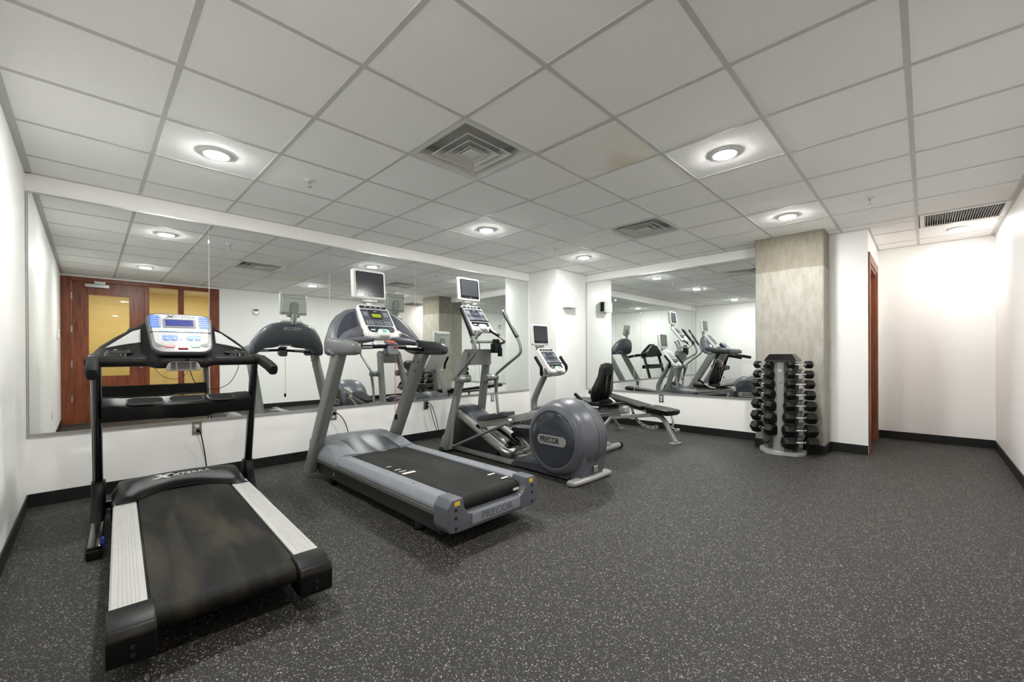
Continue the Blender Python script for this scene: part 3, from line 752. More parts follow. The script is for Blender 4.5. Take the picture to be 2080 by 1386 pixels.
    for k in range(N + 1):
        x = -0.462 + 0.924 * k / N; q = abs(x)
        zt = ztop(x); f0 = 1.555 if q < 0.13 else 1.555 + 0.035 * min(1, (q - 0.13) / 0.03)
        zb = 1.035 + (0.0 if q < 0.13 else 0.015 * min(1, (q - 0.13) / 0.04))
        zl = 1.112
        if q > 0.44: zb += 0.01; zl -= 0.008
        mid = zl + 0.45 * (zt - zl)
        secs.append([(x + CX, f0 + 0.006, zb + 0.006), (x + CX, f0, zb + 0.02), (x + CX, f0, zl - 0.008), (x + CX, f0 + 0.008, zl), (x + CX, f0 + 0.09, zl + 0.12 * (zt - zl)), (x + CX, f0 + 0.17, mid), (x + CX, 1.83, zt - 0.012), (x + CX, 1.85, zt), (x + CX, 1.885, zt - 0.01), (x + CX, 1.89, zt - 0.05 if zt > 1.2 else zt - 0.03), (x + CX, 1.80, zb), ])
    c = MB(); c.loft(secs); c = c.obj('console_body', BLACKP, r, 45)
    def wing(x, t):
        zt = ztop(x); zl = 1.112; f0 = 1.59
        P = [(f0 + 0.008, zl), (f0 + 0.09, zl + 0.12 * (zt - zl)), (f0 + 0.17, zl + 0.45 * (zt - zl)), (1.83, zt - 0.012)]
        t *= 3; i = min(2, int(t)); u = t - i
        return Vector((x + CX, P[i][0] + (P[i + 1][0] - P[i][0]) * u, P[i][1] + (P[i + 1][1] - P[i][1]) * u))
    for s in (-1, 1):
        off = Vector((0, -0.004, 0.005))
        tri = [(0.375, 0.80), (0.245, 0.96), (0.205, 0.93), (0.205, 0.66), (0.29, 0.70)]
        top = [wing(s * x, t) + off for x, t in tri]; bot = [p - off * 3 for p in top]
        sp = MB(); n = len(tri); sp.add(top + bot, [tuple(range(n)), tuple(range(2 * n - 1, n - 1, -1))] + [(i, (i + 1) % n, n + (i + 1) % n, n + i) for i in range(n)])
        sp.obj('speaker_grille', mat('speaker_mesh', (170, 171, 170), 0.6, var=0.1, vscale=300, spec=0.2), c)
        # cup holder: raised rim, dark disc for the shade in the well
        o = wing(s * 0.31, 0.36) + Vector((0, 0.0, 0.004))
        MB().lathe([(0.0, -0.03), (0.044, -0.025), (0.046, 0.010), (0.052, 0.016), (0.062, 0.012), (0.072, -0.01)], o, (0, -0.25, 1), 28, caps=False).obj('cup_rim', BLACKG, c)
        MB().lathe([(0.0, 0.011), (0.045, 0.011), (0.045, 0.004), (0.0, 0.004)], o, (0, -0.25, 1), 28).obj('cup_well', HOLE, c)
    # centre panel
    ey = Vector((0, 0.72, 0.694)).normalized(); ex = Vector((1, 0, 0)); nz = ex.cross(ey)
    O = Vector((CX, 1.690, 1.268))
    def at(a, b, h=0.0): return O + ex * a + ey * b + nz * h
    q = MB(); q.plate(at(0, -0.005, -0.01), ex, ey, 0.375, 0.40, 0.034, 0.07, 0.008, 6, taper=0.84); panel = q.obj('console_panel', mat('panel_rim', (58, 57, 58), 0.4, var=0.05), r)
    def dec(name, a, b, w_, h_, m_, t=0.0015, rad=0.006, h0=0.024, par=None, taper=1.0, bev=0.0):
        return MB().plate(at(a, b, h0), ex, ey, w_, h_, t, rad, bev, 5, taper=taper).obj(name, m_, par or panel)
    dec('face_sheet', 0, 0.018, 0.325, 0.315, FACEW, 0.002, 0.05, taper=0.85)
    for s in (-1, 1):
        dec('blue_band', s * 0.132, 0.098, 0.056, 0.125, BLUE, 0.0012, 0.01, 0.0262)
        for k in range(5):
            MB().lathe([(0.0, 0.004), (0.006, 0.0035), (0.0085, 0.0)], at(s * (0.112), 0.143 - k * 0.022, 0.0272), nz, 14).obj('round_key', FACEW, panel)
            dec('key_line', s * 0.139, 0.148 - k * 0.022, 0.03, 0.0018, PAPER, 0.0006, 0, 0.0274)
            MB().lathe([(0.0, 0.004), (0.006, 0.003), (0.0085, 0.0)], at(s * 0.07 + (k - 2) * 0.0195, 0.0, 0.026), nz, 14).obj('round_key', LBLUE, panel)
        pad = dec('blue_pad', s * 0.062, -0.068, 0.082, 0.052, BLUE, 0.0012, 0.012, 0.0262)
        for a in (-0.019, 0.02):
            MB().lathe([(0.0, 0.006), (0.008, 0.005), (0.0125, 0.0)], at(s * 0.062 + a, -0.078, 0.0274), nz, 18).obj('round_key', LBLUE, pad)
        dec('arc_key', s * 0.118, -0.135, 0.042, 0.024, DARKG, 0.006, 0.008, 0.02)
    bz = dec('display_bezel', -0.005, 0.083, 0.178, 0.088, mat('bezel_grey', (88, 88, 90), 0.35), 0.005, 0.008, 0.025)
    dec('display_screen', -0.005, 0.083, 0.152, 0.066, BLUED, 0.001, 0.003, 0.0302, bz)
    text('XTERRA', 0.021, at(0.025, 0.153, 0.0262), ex, ey, DARKG, panel, 'lettering', 0.0006, sx=1.55)
    text('X', 0.03, at(-0.056, 0.153, 0.0262), ex, ey, BLACKP, panel, 'emblem', 0.0006, sx=1.6, shear=0.2, bold=0.002)
    MB().prism([(0, 0), (0.012, 0.022), (0.022, 0.02), (0.022, -0.006), (0, -0.012)], 'x', -0.165, 0.165, 0.002, 1, M=Matrix(((1, 0, 0, O.x), (0, nz.y, ey.y, at(0, -0.028, 0.018).y), (0, nz.z, ey.z, at(0, -0.028, 0.018).z), (0, 0, 0, 1))) if False else Matrix.Translation(at(0, -0.030, 0.02))).obj('book_ledge', BLACKP, panel)
    MB().lathe([(0.0, 0.005), (0.009, 0.004), (0.012, 0.0)], at(0, -0.075, 0.026), nz, 18).obj('round_key', ALU, panel)
    dec('stop_key', -0.066, -0.147, 0.05, 0.026, RED, 0.008, 0.006, 0.02, bev=0.002)
    dec('start_key', 0.066, -0.147, 0.046, 0.024, GREEN, 0.008, 0.006, 0.02, bev=0.002)
    kb = dec('safety_key_base', 0, -0.165, 0.076, 0.05, ALU, 0.006, 0.008, 0.02, taper=1.25)
    dec('safety_key', 0, -0.167, 0.054, 0.026, RED, 0.014, 0.006, 0.024, kb, bev=0.003)
    # fan grille on the front lip
    g0 = Vector((CX, 1.549, 1.052))
    fg = MB(); fg.plate(g0, ex, (0, 0.12, 1), 0.15, 0.062, 0.008, 0.018, 0.003, 5, taper=1.3); fg = fg.obj('fan_grille', mat('fan_silver', (150, 151, 150), 0.35, metal=0.4, var=0.03), c)
    for k in range(6):
        z = -0.02 + k * 0.0085
        MB().box(-0.066, -0.040, -0.0115, -0.006, z, z + 0.0045, M=Matrix.Translation(g0)).obj('slot', HOLE, fg)
        MB().box(-0.034, 0.034, -0.0115, -0.006, z, z + 0.0045, M=Matrix.Translation(g0)).obj('slot', HOLE, fg)
        MB().box(0.040, 0.066, -0.0115, -0.006, z, z + 0.0045, M=Matrix.Translation(g0)).obj('slot', HOLE, fg)
    # safety cord hanging in a loop
    MB().tube([(0.0, 1.53, 1.12), (0.02, 1.60, 1.02), (0.06, 1.72, 0.93), (0.12, 1.78, 0.885), (0.20, 1.78, 0.878), (0.27, 1.76, 0.92), (0.31, 1.74, 1.0), (0.32, 1.72, 1.05)], 0.0022, 6, smooth=6).obj('safety_cord', RUBBER, r)
    return tag(r, 'black treadmill with white ribbed side rails and white-and-blue console by the left wall', 'treadmill')
treadmill_black()
# ================================================================== shared console and TV builders
XA_, YA_ = (1, 0, 0), (0, 1, 0)
def pl(a, b, w_, h_, t, rad, h0, m_, name, par, M, bev=0.0, taper=1.0, seg=5):
    return MB().plate((a, b, h0), XA_, YA_, w_, h_, t, rad, bev, seg, M=M, taper=taper).obj(name, m_, par)
def tv_set(parent, M, glow=None):
    """local x right, y up, z towards the user"""
    b = MB(); b.plate((0, 0, -0.022), XA_, YA_, 0.325, 0.275, 0.044, 0.022, 0.010, 5, M=M)
    h = b.obj('television', WHITEP, parent)
    bk = MB(); bk.plate((0, 0, -0.040), XA_, YA_, 0.29, 0.235, 0.02, 0.02, 0.008, 5, M=M); bk.obj('back_cover', ALU, h)
    MB().plate((0, -0.045, -0.058), XA_, YA_, 0.10, 0.145, 0.022, 0.045, 0.006, 6, M=M).obj('rear_bracket', SILV, h)
    MB().box(-0.13, 0.13, 0.075, 0.079, -0.0425, -0.038, M=M).obj('rear_seam', DARKG, h)
    pl(0.006, 0.002, 0.272, 0.228, 0.002, 0.014, 0.0215, BLACKG, 'bezel', h, M)
    pl(0.006, 0.014, 0.246, 0.188, 0.0012, 0.003, 0.0235, SCREEN, 'screen', h, M)
    for k in range(4): pl(-0.045 + k * 0.03, -0.098, 0.014, 0.006, 0.001, 0.002, 0.0236, KEYS if k == 2 else DARKG, 'control_key', h, M)
    n = MB(); n.box(-0.075, 0.075, -0.165, -0.13, -0.02, 0.012, 0.006, M=M); n.box(-0.035, 0.035, -0.20, -0.15, -0.045, -0.005, 0.006, M=M); n.obj('neck_bracket', STEEL, parent)
    return h
def console(parent, M, lcd, ledge=True, green=True):
    c = MB(); c.plate((0, 0, -0.045), XA_, YA_, 0.30, 0.40, 0.055, 0.05, 0.012, 6, M=M, taper=1.08)
    c = c.obj('console', WHITEP, parent)
    pl(0, 0.160, 0.262, 0.034, 0.0015, 0.015, 0.0095, OVERD, 'preset_strip', c, M)
    for k in range(4): pl(-0.075 + k * 0.05, 0.160, 0.022, 0.01, 0.0008, 0.003, 0.011, KEYS, 'key', c, M)
    pl(0, 0.035, 0.268, 0.195, 0.0015, 0.006, 0.0095, OVERL, 'overlay', c, M)
    dsp = pl(0.0, 0.072, 0.115, 0.108, 0.004, 0.006, 0.0105, OVERD, 'display_bezel', c, M, taper=0.92)
    pl(0.0, 0.055, 0.086, 0.042, 0.001, 0.002, 0.0147, lcd, 'display_screen', dsp, M)
    pl(0.0, 0.105, 0.03, 0.006, 0.0008, 0.001, 0.0147, KEYS, 'lettering_bar', dsp, M)
    for s in (-1, 1):
        for k in range(4):
            pl(s * 0.097, 0.112 - k * 0.018, 0.045, 0.006, 0.0006, 0.001, 0.0112, KEYS if k else OVERD, 'key_print', c, M)
    for i in range(3):
        for j in range(3):
            pl(-0.085 + (i - 1) * 0.024, -0.012 - j * 0.017, 0.014, 0.008, 0.0008, 0.003, 0.0112, KEYS, 'key', c, M)
            pl(0.085 + (i - 1) * 0.022, -0.012 - j * 0.017, 0.010, 0.008, 0.0008, 0.003, 0.0112, KEYS, 'key', c, M)
    for i in range(4): pl(-0.01 + (i - 1) * 0.018, -0.02 - (i % 2) * 0.017, 0.010, 0.008, 0.0008, 0.003, 0.0112, KEYS, 'key', c, M)
    pl(0, -0.105, 0.262, 0.070, 0.0015, 0.028, 0.0095, OVERD, 'lower_overlay', c, M, taper=0.9)
    for s in (-1, 1): pl(s * 0.082, -0.112, 0.045, 0.016, 0.001, 0.006, 0.011, KEYS if s < 0 else OVERL, 'key', c, M)
    if ledge:
        MB().tube([(-0.125, -0.052, 0.012), (-0.12, -0.070, 0.03), (0.0, -0.070, 0.034), (0.12, -0.070, 0.03), (0.125, -0.052, 0.012)], 0.008, 8, M=M, smooth=3).obj('book_ledge', BLACKP, c)
    p = MB(); p.plate((0, -0.160, 0.0), XA_, YA_, 0.105, 0.085, 0.040, 0.025, 0.010, 5, M=M); p = p.obj('heart_rate_pod', WHITEP, c)
    if green: pl(0, -0.150, 0.036, 0.030, 0.0008, 0.004, 0.0402, TEAL, 'printed_mark', p, M)
    return c

# ================================================================== grey treadmill
def treadmill_grey():
    r = empty('treadmill', (1.81, 1.93, 0), 0)
    CXO = -0.015
    P = [(0.13, 0.262)]
    for k in range(9):
        a = PI / 2 + PI * k / 8; P.append((0.09 + 0.05 * math.cos(a), 0.212 + 0.05 * math.sin(a)))
    P += [(1.62, 0.165), (1.62, 0.27)]
    MB().prism(P, 'x', -0.255 + CXO, 0.255 + CXO).obj('running_belt', BELT2, r)
    for (x, y, w_, h_) in ((-0.215, 0.98, 0.02, 0.012), (-0.21, 0.86, 0.025, 0.012), (-0.205, 0.80, 0.028, 0.012), (-0.19, 0.735, 0.05, 0.035), (0.20, 0.28, 0.03, 0.02), (0.215, 0.155, 0.035, 0.02), (0.02, 1.50, 0.03, 0.01)):
        MB().box(x - w_, x + w_, y - h_ / 2, y + h_ / 2, 0.2635 + 0.005 * y, 0.2655 + 0.005 * y).obj('belt_mark', PAPER, r)
    MB().box(0.18, 0.235, 0.0385, 0.040, 0.205, 0.222).obj('belt_mark', PAPER, r)
    MB().box(-0.34 + CXO, 0.34 + CXO, 0.16, 2.05, 0.075, 0.155, 0.008).obj('deck_frame', FRAMED, r)
    for s in (-1, 1):
        def Q(L): return [(CXO + s * x, z) for x, z in L]
        MB().prism(Q([(0.258, 0.24), (0.258, 0.272), (0.268, 0.278), (0.335, 0.283), (0.347, 0.279), (0.378, 0.235), (0.378, 0.212), (0.30, 0.212), (0.30, 0.24)]), 'y', 0.115, 1.52, 0.003, 1).obj('foot_rail', RAILG, r, 25)
        MB().prism(Q([(0.30, 0.211), (0.374, 0.211), (0.376, 0.19), (0.368, 0.165), (0.352, 0.155), (0.352, 0.07), (0.345, 0.062), (0.30, 0.062)]), 'y', 0.10, 1.98, 0.004, 1).obj('side_frame', FRAMED, r, 25)
        MB().prism(Q([(0.372, 0.209), (0.380, 0.205), (0.380, 0.178), (0.372, 0.168)]), 'y', 0.128, 1.97, 0.002, 1).obj('frame_ledge', mat('ledge_grey', (92, 92, 89), 0.45), r, 25)
        for y in (0.45, 0.78, 1.15, 1.42): MB().cyl((CXO + s * 0.315, y, 0.278), (CXO + s * 0.315, y, 0.2835), 0.005, n=10).obj('rail_screw', DARKG, r)
        MB().cyl((CXO + s * 0.345, 1.62, 0.115), (CXO + s * 0.358, 1.62, 0.115), 0.016, n=16).obj('frame_bolt', STEEL, r)
        # rear foot
        ft = MB(); ft.cyl((CXO + s * 0.30, 0.40, 0.012), (CXO + s * 0.30, 0.40, 0.12), 0.032); ft.obj('rear_leg', FRAMED, r)
        MB().cyl((CXO + s * 0.30, 0.40, 0.0), (CXO + s * 0.30, 0.40, 0.014), 0.042).obj('levelling_foot', RUBBER, r)
        # front wheel block
        MB().cyl((CXO + s * 0.30, 1.72, 0.035), (CXO + s * 0.34, 1.72, 0.035), 0.035, n=20).obj('transport_wheel', RUBBER, r)
        # front rail shoulder
        sh = MB(); sh.loft([[(CXO + s * x, y, z) for x, z in ((0.20, 0.24), (0.20, zt), (0.325, zt + 0.004), (0.352, zt - 0.01), (0.380, zs), (0.380, 0.205), (0.30, 0.205))] for (y, zt, zs) in ((1.50, 0.288, 0.24), (1.56, 0.296, 0.245), (1.72, 0.335, 0.26), (1.90, 0.345, 0.27), (2.02, 0.30, 0.26), (2.06, 0.24, 0.22))])
        sh.obj('hood_shoulder', RAILG, r, 30)
        # upright post
        pr = ell(0.043, 0.078, 24, 3.2)
        A, B = Vector((s * 0.39, 2.10, 0.06)), Vector((s * 0.39, 1.455, 1.13))
        po = MB(); d = (B - A).normalized()
        side = Vector((1, 0, 0)); upv = Vector((0, 1, 0))
        rings = []
        for k, t in enumerate((0, 0.08, 0.5, 1.0)):
            p = A + (B - A) * t; f = 1.0 if t > 0.1 else 1.0
            rings.append([p + side * x * f + upv * y * 1.12 * f for x, y in pr])
        po.loft(rings); po = po.obj('upright_post', POSTG, r)
        if s > 0:
            for (t, o_) in ((0.93, -0.05), (0.93, 0.03), (0.85, -0.04)):
                p = A + (B - A) * t; MB().cyl((s * 0.39 - 0.046, p.y + o_, p.z), (s * 0.39 - 0.040, p.y + o_, p.z), 0.008, n=12).obj('bolt', DARKG, po)
        # handle pod
        rings = []
        for (y, zc, a, b) in ((1.62, 1.20, 0.035, 0.055), (1.56, 1.20, 0.046, 0.070), (1.40, 1.185, 0.046, 0.066), (1.25, 1.18, 0.045, 0.060), (1.15, 1.172, 0.043, 0.052), (1.105, 1.165, 0.035, 0.038), (1.09, 1.162, 0.016, 0.018)):
            rings.append([(s * 0.40 + x, y, zc + z) for x, z in ell(a, b, 24, 2.8)])
        MB().loft(rings).obj('handle_pod', DARKG if s > 0 else mat('pod_grey', (104, 106, 108), 0.4, var=0.04), r)
    # rear cap
    rc = [(-0.385, 0.135), (-0.362, 0.098), (-0.30, 0.092), (0.30, 0.092), (0.362, 0.098), (0.385, 0.135), (0.385, 0.245), (0.35, 0.288), (0.272, 0.288), (0.262, 0.23), (0.24, 0.195), (0.215, 0.182), (-0.215, 0.182), (-0.24, 0.195), (-0.262, 0.23), (-0.272, 0.288), (-0.35, 0.288), (-0.385, 0.245)]
    rc = MB().prism([(x + CXO, z) for x, z in rc], 'y', -0.012, 0.125, 0.008, 3).obj('rear_cover', SLATE, r, 40)
    MB().box(-0.205 + CXO, 0.205 + CXO, -0.016, -0.01, 0.112, 0.178, 0.012, 3).obj('name_plate', RAILG, rc)
    text('PRECOR', 0.062, (CXO, -0.0165, 0.145), (1, 0, 0), (0, 0, 1), PRINTG, rc, 'rear_lettering', 0.0015, sx=1.15, bold=0.001)
    for s in (-1, 1):
        for z in (0.225, 0.18, 0.118): MB().cyl((CXO + s * 0.325, -0.0125, z), (CXO + s * 0.325, -0.004, z), 0.0105, n=16).obj('screw_hole', HOLE, rc)
        MB().box(CXO + s * 0.315 - 0.019, CXO + s * 0.315 + 0.019, -0.0145, -0.010, 0.249, 0.273, 0.001, 1).obj('warning_sticker', YELLOW, rc)
    # motor hood
    secs = []
    for k in range(25):
        x = -0.335 + 0.67 * k / 24; q = abs(x) / 0.335
        wv = 0.018 * math.sin(q * PI * 1.6)
        secs.append([(x + CXO, 1.515, 0.262), (x + CXO, 1.52, 0.276), (x + CXO, 1.62, 0.292 + 0.4 * wv), (x + CXO, 1.80, 0.332 + wv), (x + CXO, 2.0, 0.362 + 0.3 * wv), (x + CXO, 2.14, 0.362 - 0.01 * q), (x + CXO, 2.22, 0.325), (x + CXO, 2.25, 0.22), (x + CXO, 2.25, 0.1), (x + CXO, 1.6, 0.1)])
    MB().loft(secs).obj('motor_hood', SLATE, r, 50)
    MB().box(-0.06, 0.12, 2.215, 2.232, 0.325, 0.345, 0.002, 1).obj('hood_label', PAPER, r)
    # console arch
    def prm(q, T):
        for (a, *pa), (c, *pc) in zip(T, T[1:]):
            if q <= c:
                u = (q - a) / (c - a); u = u * u * (3 - 2 * u) if False else u
                return [m + (n - m) * u for m, n in zip(pa, pc)]
        return T[-1][1:]
    #     q     ztop   zbot   yfrontbot yfronttop yback
    TT = [(0.0, 1.545, 1.265, 1.53, 1.70, 1.80), (0.12, 1.545, 1.262, 1.53, 1.70, 1.80), (0.22, 1.522, 1.245, 1.53, 1.69, 1.79), (0.30, 1.470, 1.205, 1.49, 1.66, 1.77), (0.36, 1.400, 1.150, 1.44, 1.62, 1.74), (0.405, 1.310, 1.125, 1.42, 1.57, 1.70), (0.432, 1.235, 1.115, 1.42, 1.53, 1.66), (0.445, 1.18, 1.12, 1.44, 1.50, 1.62)]
    secs = []
    for k in range(49):
        x = -0.445 + 0.89 * k / 48
        zt, zb, fb, ft, bk = prm(abs(x), TT)
        h = zt - zb
        secs.append([(x, fb + 0.01, zb), (x, fb, zb + 0.12 * h), (x, fb + 0.015, zb + 0.3 * h), (x, fb + 0.35 * (ft - fb) + 0.02, zb + 0.42 * h), (x, ft - 0.012, zt - 0.06 * h), (x, ft + 0.01, zt), (x, bk - 0.03, zt - 0.02 * h), (x, bk, zt - 0.2 * h), (x, bk - 0.01, zb + 0.3 * h), (x, bk - 0.08, zb)])
    arch = MB().loft(secs).obj('console_arch', SLATE, r, 55)
    for s in (-1, 1):
        # dark recessed window beside the console
        pts = []
        for (x, t) in ((0.16, 0.05), (0.16, 0.93), (0.22, 0.90), (0.28, 0.80), (0.33, 0.62), (0.365, 0.40), (0.385, 0.12), (0.30, 0.06)):
            zt, zb, fb, ft, bk = prm(x, TT); h = zt - zb
            z0, y0 = zb + 0.42 * h, fb + 0.35 * (ft - fb) + 0.02; z1, y1 = zt - 0.06 * h, ft - 0.012
            pts.append(Vector((s * x, y0 + (y1 - y0) * t - 0.003, z0 + (z1 - z0) * t + 0.001)))
        n = len(pts); bb = [p + Vector((0, 0.01, -0.003)) for p in pts]
        MB().add(pts + bb, [tuple(range(n)), tuple(range(2 * n - 1, n - 1, -1))] + [(i, (i + 1) % n, n + (i + 1) % n, n + i) for i in range(n)]).obj('side_recess', mat('recess_slate', (58, 61, 70), 0.3, var=0.04), arch, 20)
        # padded cup ledge
        rings = [[(s * x, 1.50 - 0.03 * (0.42 - x) + yy, zc + zz) for yy, zz in ell(a, b, 18, 2.6)] for (x, zc, a, b) in ((0.35, 1.235, 0.01, 0.006), (0.33, 1.235, 0.05, 0.022), (0.26, 1.242, 0.062, 0.028), (0.15, 1.255, 0.055, 0.03), (0.08, 1.26, 0.03, 0.02))]
        MB().loft(rings).obj('cup_ledge', SLATE, arch)
    text('PRECOR', 0.05, (0.0, 1.803, 1.46), (-1, 0, 0), (0, 0, 1), KEYS, arch, 'back_lettering', 0.0015, sx=1.15, bold=0.001)
    # crossbar with stop pod
    MB().tube([(-0.36, 1.38, 1.19), (-0.20, 1.36, 1.19), (0.0, 1.345, 1.195), (0.20, 1.36, 1.182), (0.36, 1.38, 1.17)], 0.017, 14, smooth=4).obj('heart_rate_bar', BLACKP, r)
    for s in (-1, 1): MB().tube([(s * 0.28, 1.372, 1.186), (s * 0.22, 1.362, 1.187), (s * 0.16, 1.356, 1.189)], 0.0178, 14).obj('sensor_sleeve', CHROME, r)
    sp = MB(); sp.plate((0.015, 1.315, 1.165), (1, 0, 0), (0, 0.25, 1), 0.10, 0.075, -0.075, 0.02, 0.0, 5); sp.plate((0.015, 1.36, 1.215), (1, 0, 0), (0, 1, 0.35), 0.105, 0.09, 0.02, 0.025, 0.008, 5)
    sp = sp.obj('stop_pod', SLATE, r)
    MB().plate((0.015, 1.355, 1.234), (1, 0, 0), (0, 1, 0.35), 0.07, 0.05, 0.006, 0.012, 0.002, 4).obj('stop_key', ORANGE, sp)
    MB().box(0.03, 0.065, 1.300, 1.315, 1.185, 1.195, 0.002, 1).obj('red_mark', RED, sp)
    cd_ = MB().tube([(0.05, 1.33, 1.16), (0.052, 1.345, 1.0), (0.05, 1.35, 0.62)], 0.0022, 6).obj('pull_cord', ORANGE, r)
    MB().plate((0.05, 1.342, 0.585), (1, 0, 0), (0, 0, 1), 0.024, 0.05, 0.016, 0.01, 0.003).obj('cord_clip', BLACKP, cd_)
    # console panel and TV
    console(r, frame_mat((0.015, 1.585, 1.425), (1, 0, 0), (0, 0.62, 0.78)), LCDG, ledge=False)
    tv_set(r, frame_mat((0.02, 1.77, 1.775), (1, 0, 0), (0, 0.08, 1)))
    MB().tube([(0.02, 1.78, 1.52), (0.02, 1.80, 1.60), (0.02, 1.795, 1.66)], 0.03, 14).obj('tv_post', STEEL, r)
    return tag(r, 'grey treadmill with slanted posts and a small white television above its console', 'treadmill')
treadmill_grey()
# ================================================================== elliptical trainer
def elliptical():
    r = empty('elliptical_trainer', (3.11, 2.12, 0), -1.8)
    DY, DZ_ = 0.255, 0.355
    prof = [(0.262, -0.212), (0.272, -0.214), (0.290, -0.208), (0.318, -0.18), (0.338, -0.135), (0.350, -0.075), (0.354, 0.0), (0.350, 0.075), (0.338, 0.135), (0.318, 0.18), (0.290, 0.208), (0.272, 0.214), (0.262, 0.212)]
    dr = MB().lathe(prof, (0, DY, DZ_), (1, 0, 0), 64).obj('flywheel_drum', SLATE, r, 50)
    for x in (0.006,):
        MB().lathe([(0.3535, -0.0015), (0.3553, -0.0015), (0.3553, 0.0015), (0.3535, 0.0015)], (x, DY, DZ_), (1, 0, 0), 64, caps=False).obj('seam', DARKG, dr)
    MB().lathe([(0.3400, -0.0012), (0.3415, -0.0012), (0.3415, 0.0012), (0.3400, 0.0012)], (0.130, DY, DZ_), (1, 0, 0), 64, caps=False).obj('seam', DARKG, dr)
    for s in (-1, 1):
        d = MB().lathe([(0.0, 0.222), (0.16, 0.221), (0.243, 0.217), (0.250, 0.2125), (0.252, 0.208)], (0, DY, DZ_), (s, 0, 0), 56).obj('side_disc', mat('disc_slate', (58, 62, 69), 0.18, var=0.04, vscale=4, coat=0.3), r, 40)
        MB().lathe([(0.256, 0.209), (0.259, 0.219), (0.268, 0.221), (0.278, 0.213)], (0, DY, DZ_), (s, 0, 0), 56, caps=False).obj('disc_rim', SLATE, r, 60)
        lp = MB().plate((s * 0.2215, DY, DZ_ - 0.005), (0, s, 0), (0, 0, 1), 0.335, 0.088, 0.006, 0.042, 0.002, 8).obj('name_plate', SILV, d)
        text('PRECOR', 0.074, (s * 0.2282, DY - s * 0.022, DZ_ - 0.005), (0, s, 0), (0, 0, 1), DARKG, lp, 'side_lettering', 0.001, sx=0.82, bold=0.0018)
    # rear housing and stabiliser
    MB().loft([[(x, y, z) for x, y in ((-w_, y0), (w_, y0), (w_, y1), (-w_, y1))] for (z, w_, y0, y1) in ((0.03, 0.15, -0.02, 0.5), (0.10, 0.16, -0.035, 0.5), (0.22, 0.165, -0.055, 0.5), (0.32, 0.16, -0.07, 0.45))]).obj('rear_housing', SLATE, r)
    MB().box(-0.02, 0.035, -0.062, -0.05, 0.09, 0.14, 0.004, 1).obj('power_inlet', ALU, r)
    st = MB(); rings = []
    for x, k in ((-0.285, 0.35), (-0.278, 0.8), (-0.25, 1), (0, 1.15), (0.25, 1), (0.278, 0.8), (0.285, 0.35)):
        rings.append([(x, 0.0 + y * k, 0.026 + z * k) for y, z in ell(0.05, 0.026, 20, 2.6)])
    st.loft(rings); st.obj('rear_stabiliser', SILV, r)
    # base wedge and frame
    MB().loft([[(x * k, y, z) for x, z in ((-0.17, 0.02), (0.17, 0.02), (0.165, zt * 0.75), (0.12, zt), (-0.12, zt), (-0.165, zt * 0.75))] for (y, zt, k) in ((0.1, 0.12, 1.0), (0.5, 0.12, 1.0), (0.80, 0.085, 1.05), (0.84, 0.03, 1.05))]).obj('base_wedge', SLATED, r, 25)
    MB().box(-0.06, 0.06, 0.75, 1.95, 0.025, 0.085, 0.01).obj('base_beam', SILV, r)
    for s in (-1, 1): MB().box(*sorted((s * 0.13, s * 0.17)), 0.80, 1.85, 0.012, 0.06, 0.006).obj('side_beam', SILV, r)
    MB().box(-0.30, 0.30, 1.84, 1.94, 0.0, 0.05, 0.015).obj('front_foot', DARKG, r)
    # front shroud under the ramp
    MB().loft([[(x, y, z) for y, z in ((1.12, 0.05), (1.12, 0.16), (1.55, 0.38), (1.72, 0.50), (1.80, 0.505), (1.90, 0.44), (1.92, 0.05))] for x in (-0.11, 0.11)]).obj('front_shroud', DARKG, r, 30)
    secs = []
    for k in range(13):
        x = -0.135 + 0.27 * k / 12; q = 1 - (abs(x) / 0.135) ** 4 * 0.25
        secs.append([(x, 1.30, 0.29), (x, 1.42, 0.30 + 0.07 * q), (x, 1.58, 0.36 + 0.10 * q), (x, 1.70, 0.40 + 0.125 * q), (x, 1.80, 0.40 + 0.13 * q), (x, 1.88, 0.38 + 0.10 * q), (x, 1.92, 0.36), (x, 1.60, 0.32)])
    MB().loft(secs).obj('ramp_cap', SLATED, r, 50)
    for s in (-1, 1):
        A, B = Vector((s * 0.155, 1.735, 0.445)), Vector((s * 0.155, 0.965, 0.135))
        MB().sweep([A + (A - B).normalized() * 0.02, A, B], ell(0.036, 0.042, 18, 2.6), scale=[0.75, 1, 1]).obj('ramp_tube', SILV, r)
        MB().sweep([(s * 0.10, 1.70, 0.455), (s * 0.10, 1.0, 0.172)], rrect(0.05, 0.02, 0.006)).obj('roller_track', BLACKG, r)
    MB().tube([(-0.155, 1.0, 0.145), (-0.150, 0.94, 0.122), (-0.115, 0.905, 0.115), (0.115, 0.905, 0.115), (0.150, 0.94, 0.122), (0.155, 1.0, 0.145)], 0.043, 16, smooth=4).obj('ramp_end', STEEL, r)
    MB().box(-0.085, 0.085, 1.0, 1.6, 0.14, 0.16, 0.004, M=Matrix.Translation((0, 1.0, 0.15)) @ Matrix.Rotation(math.atan2(0.29, 0.72), 4, 'X') @ Matrix.Translation((0, -1.0, -0.15))).obj('ramp_cover', BLACKG, r)
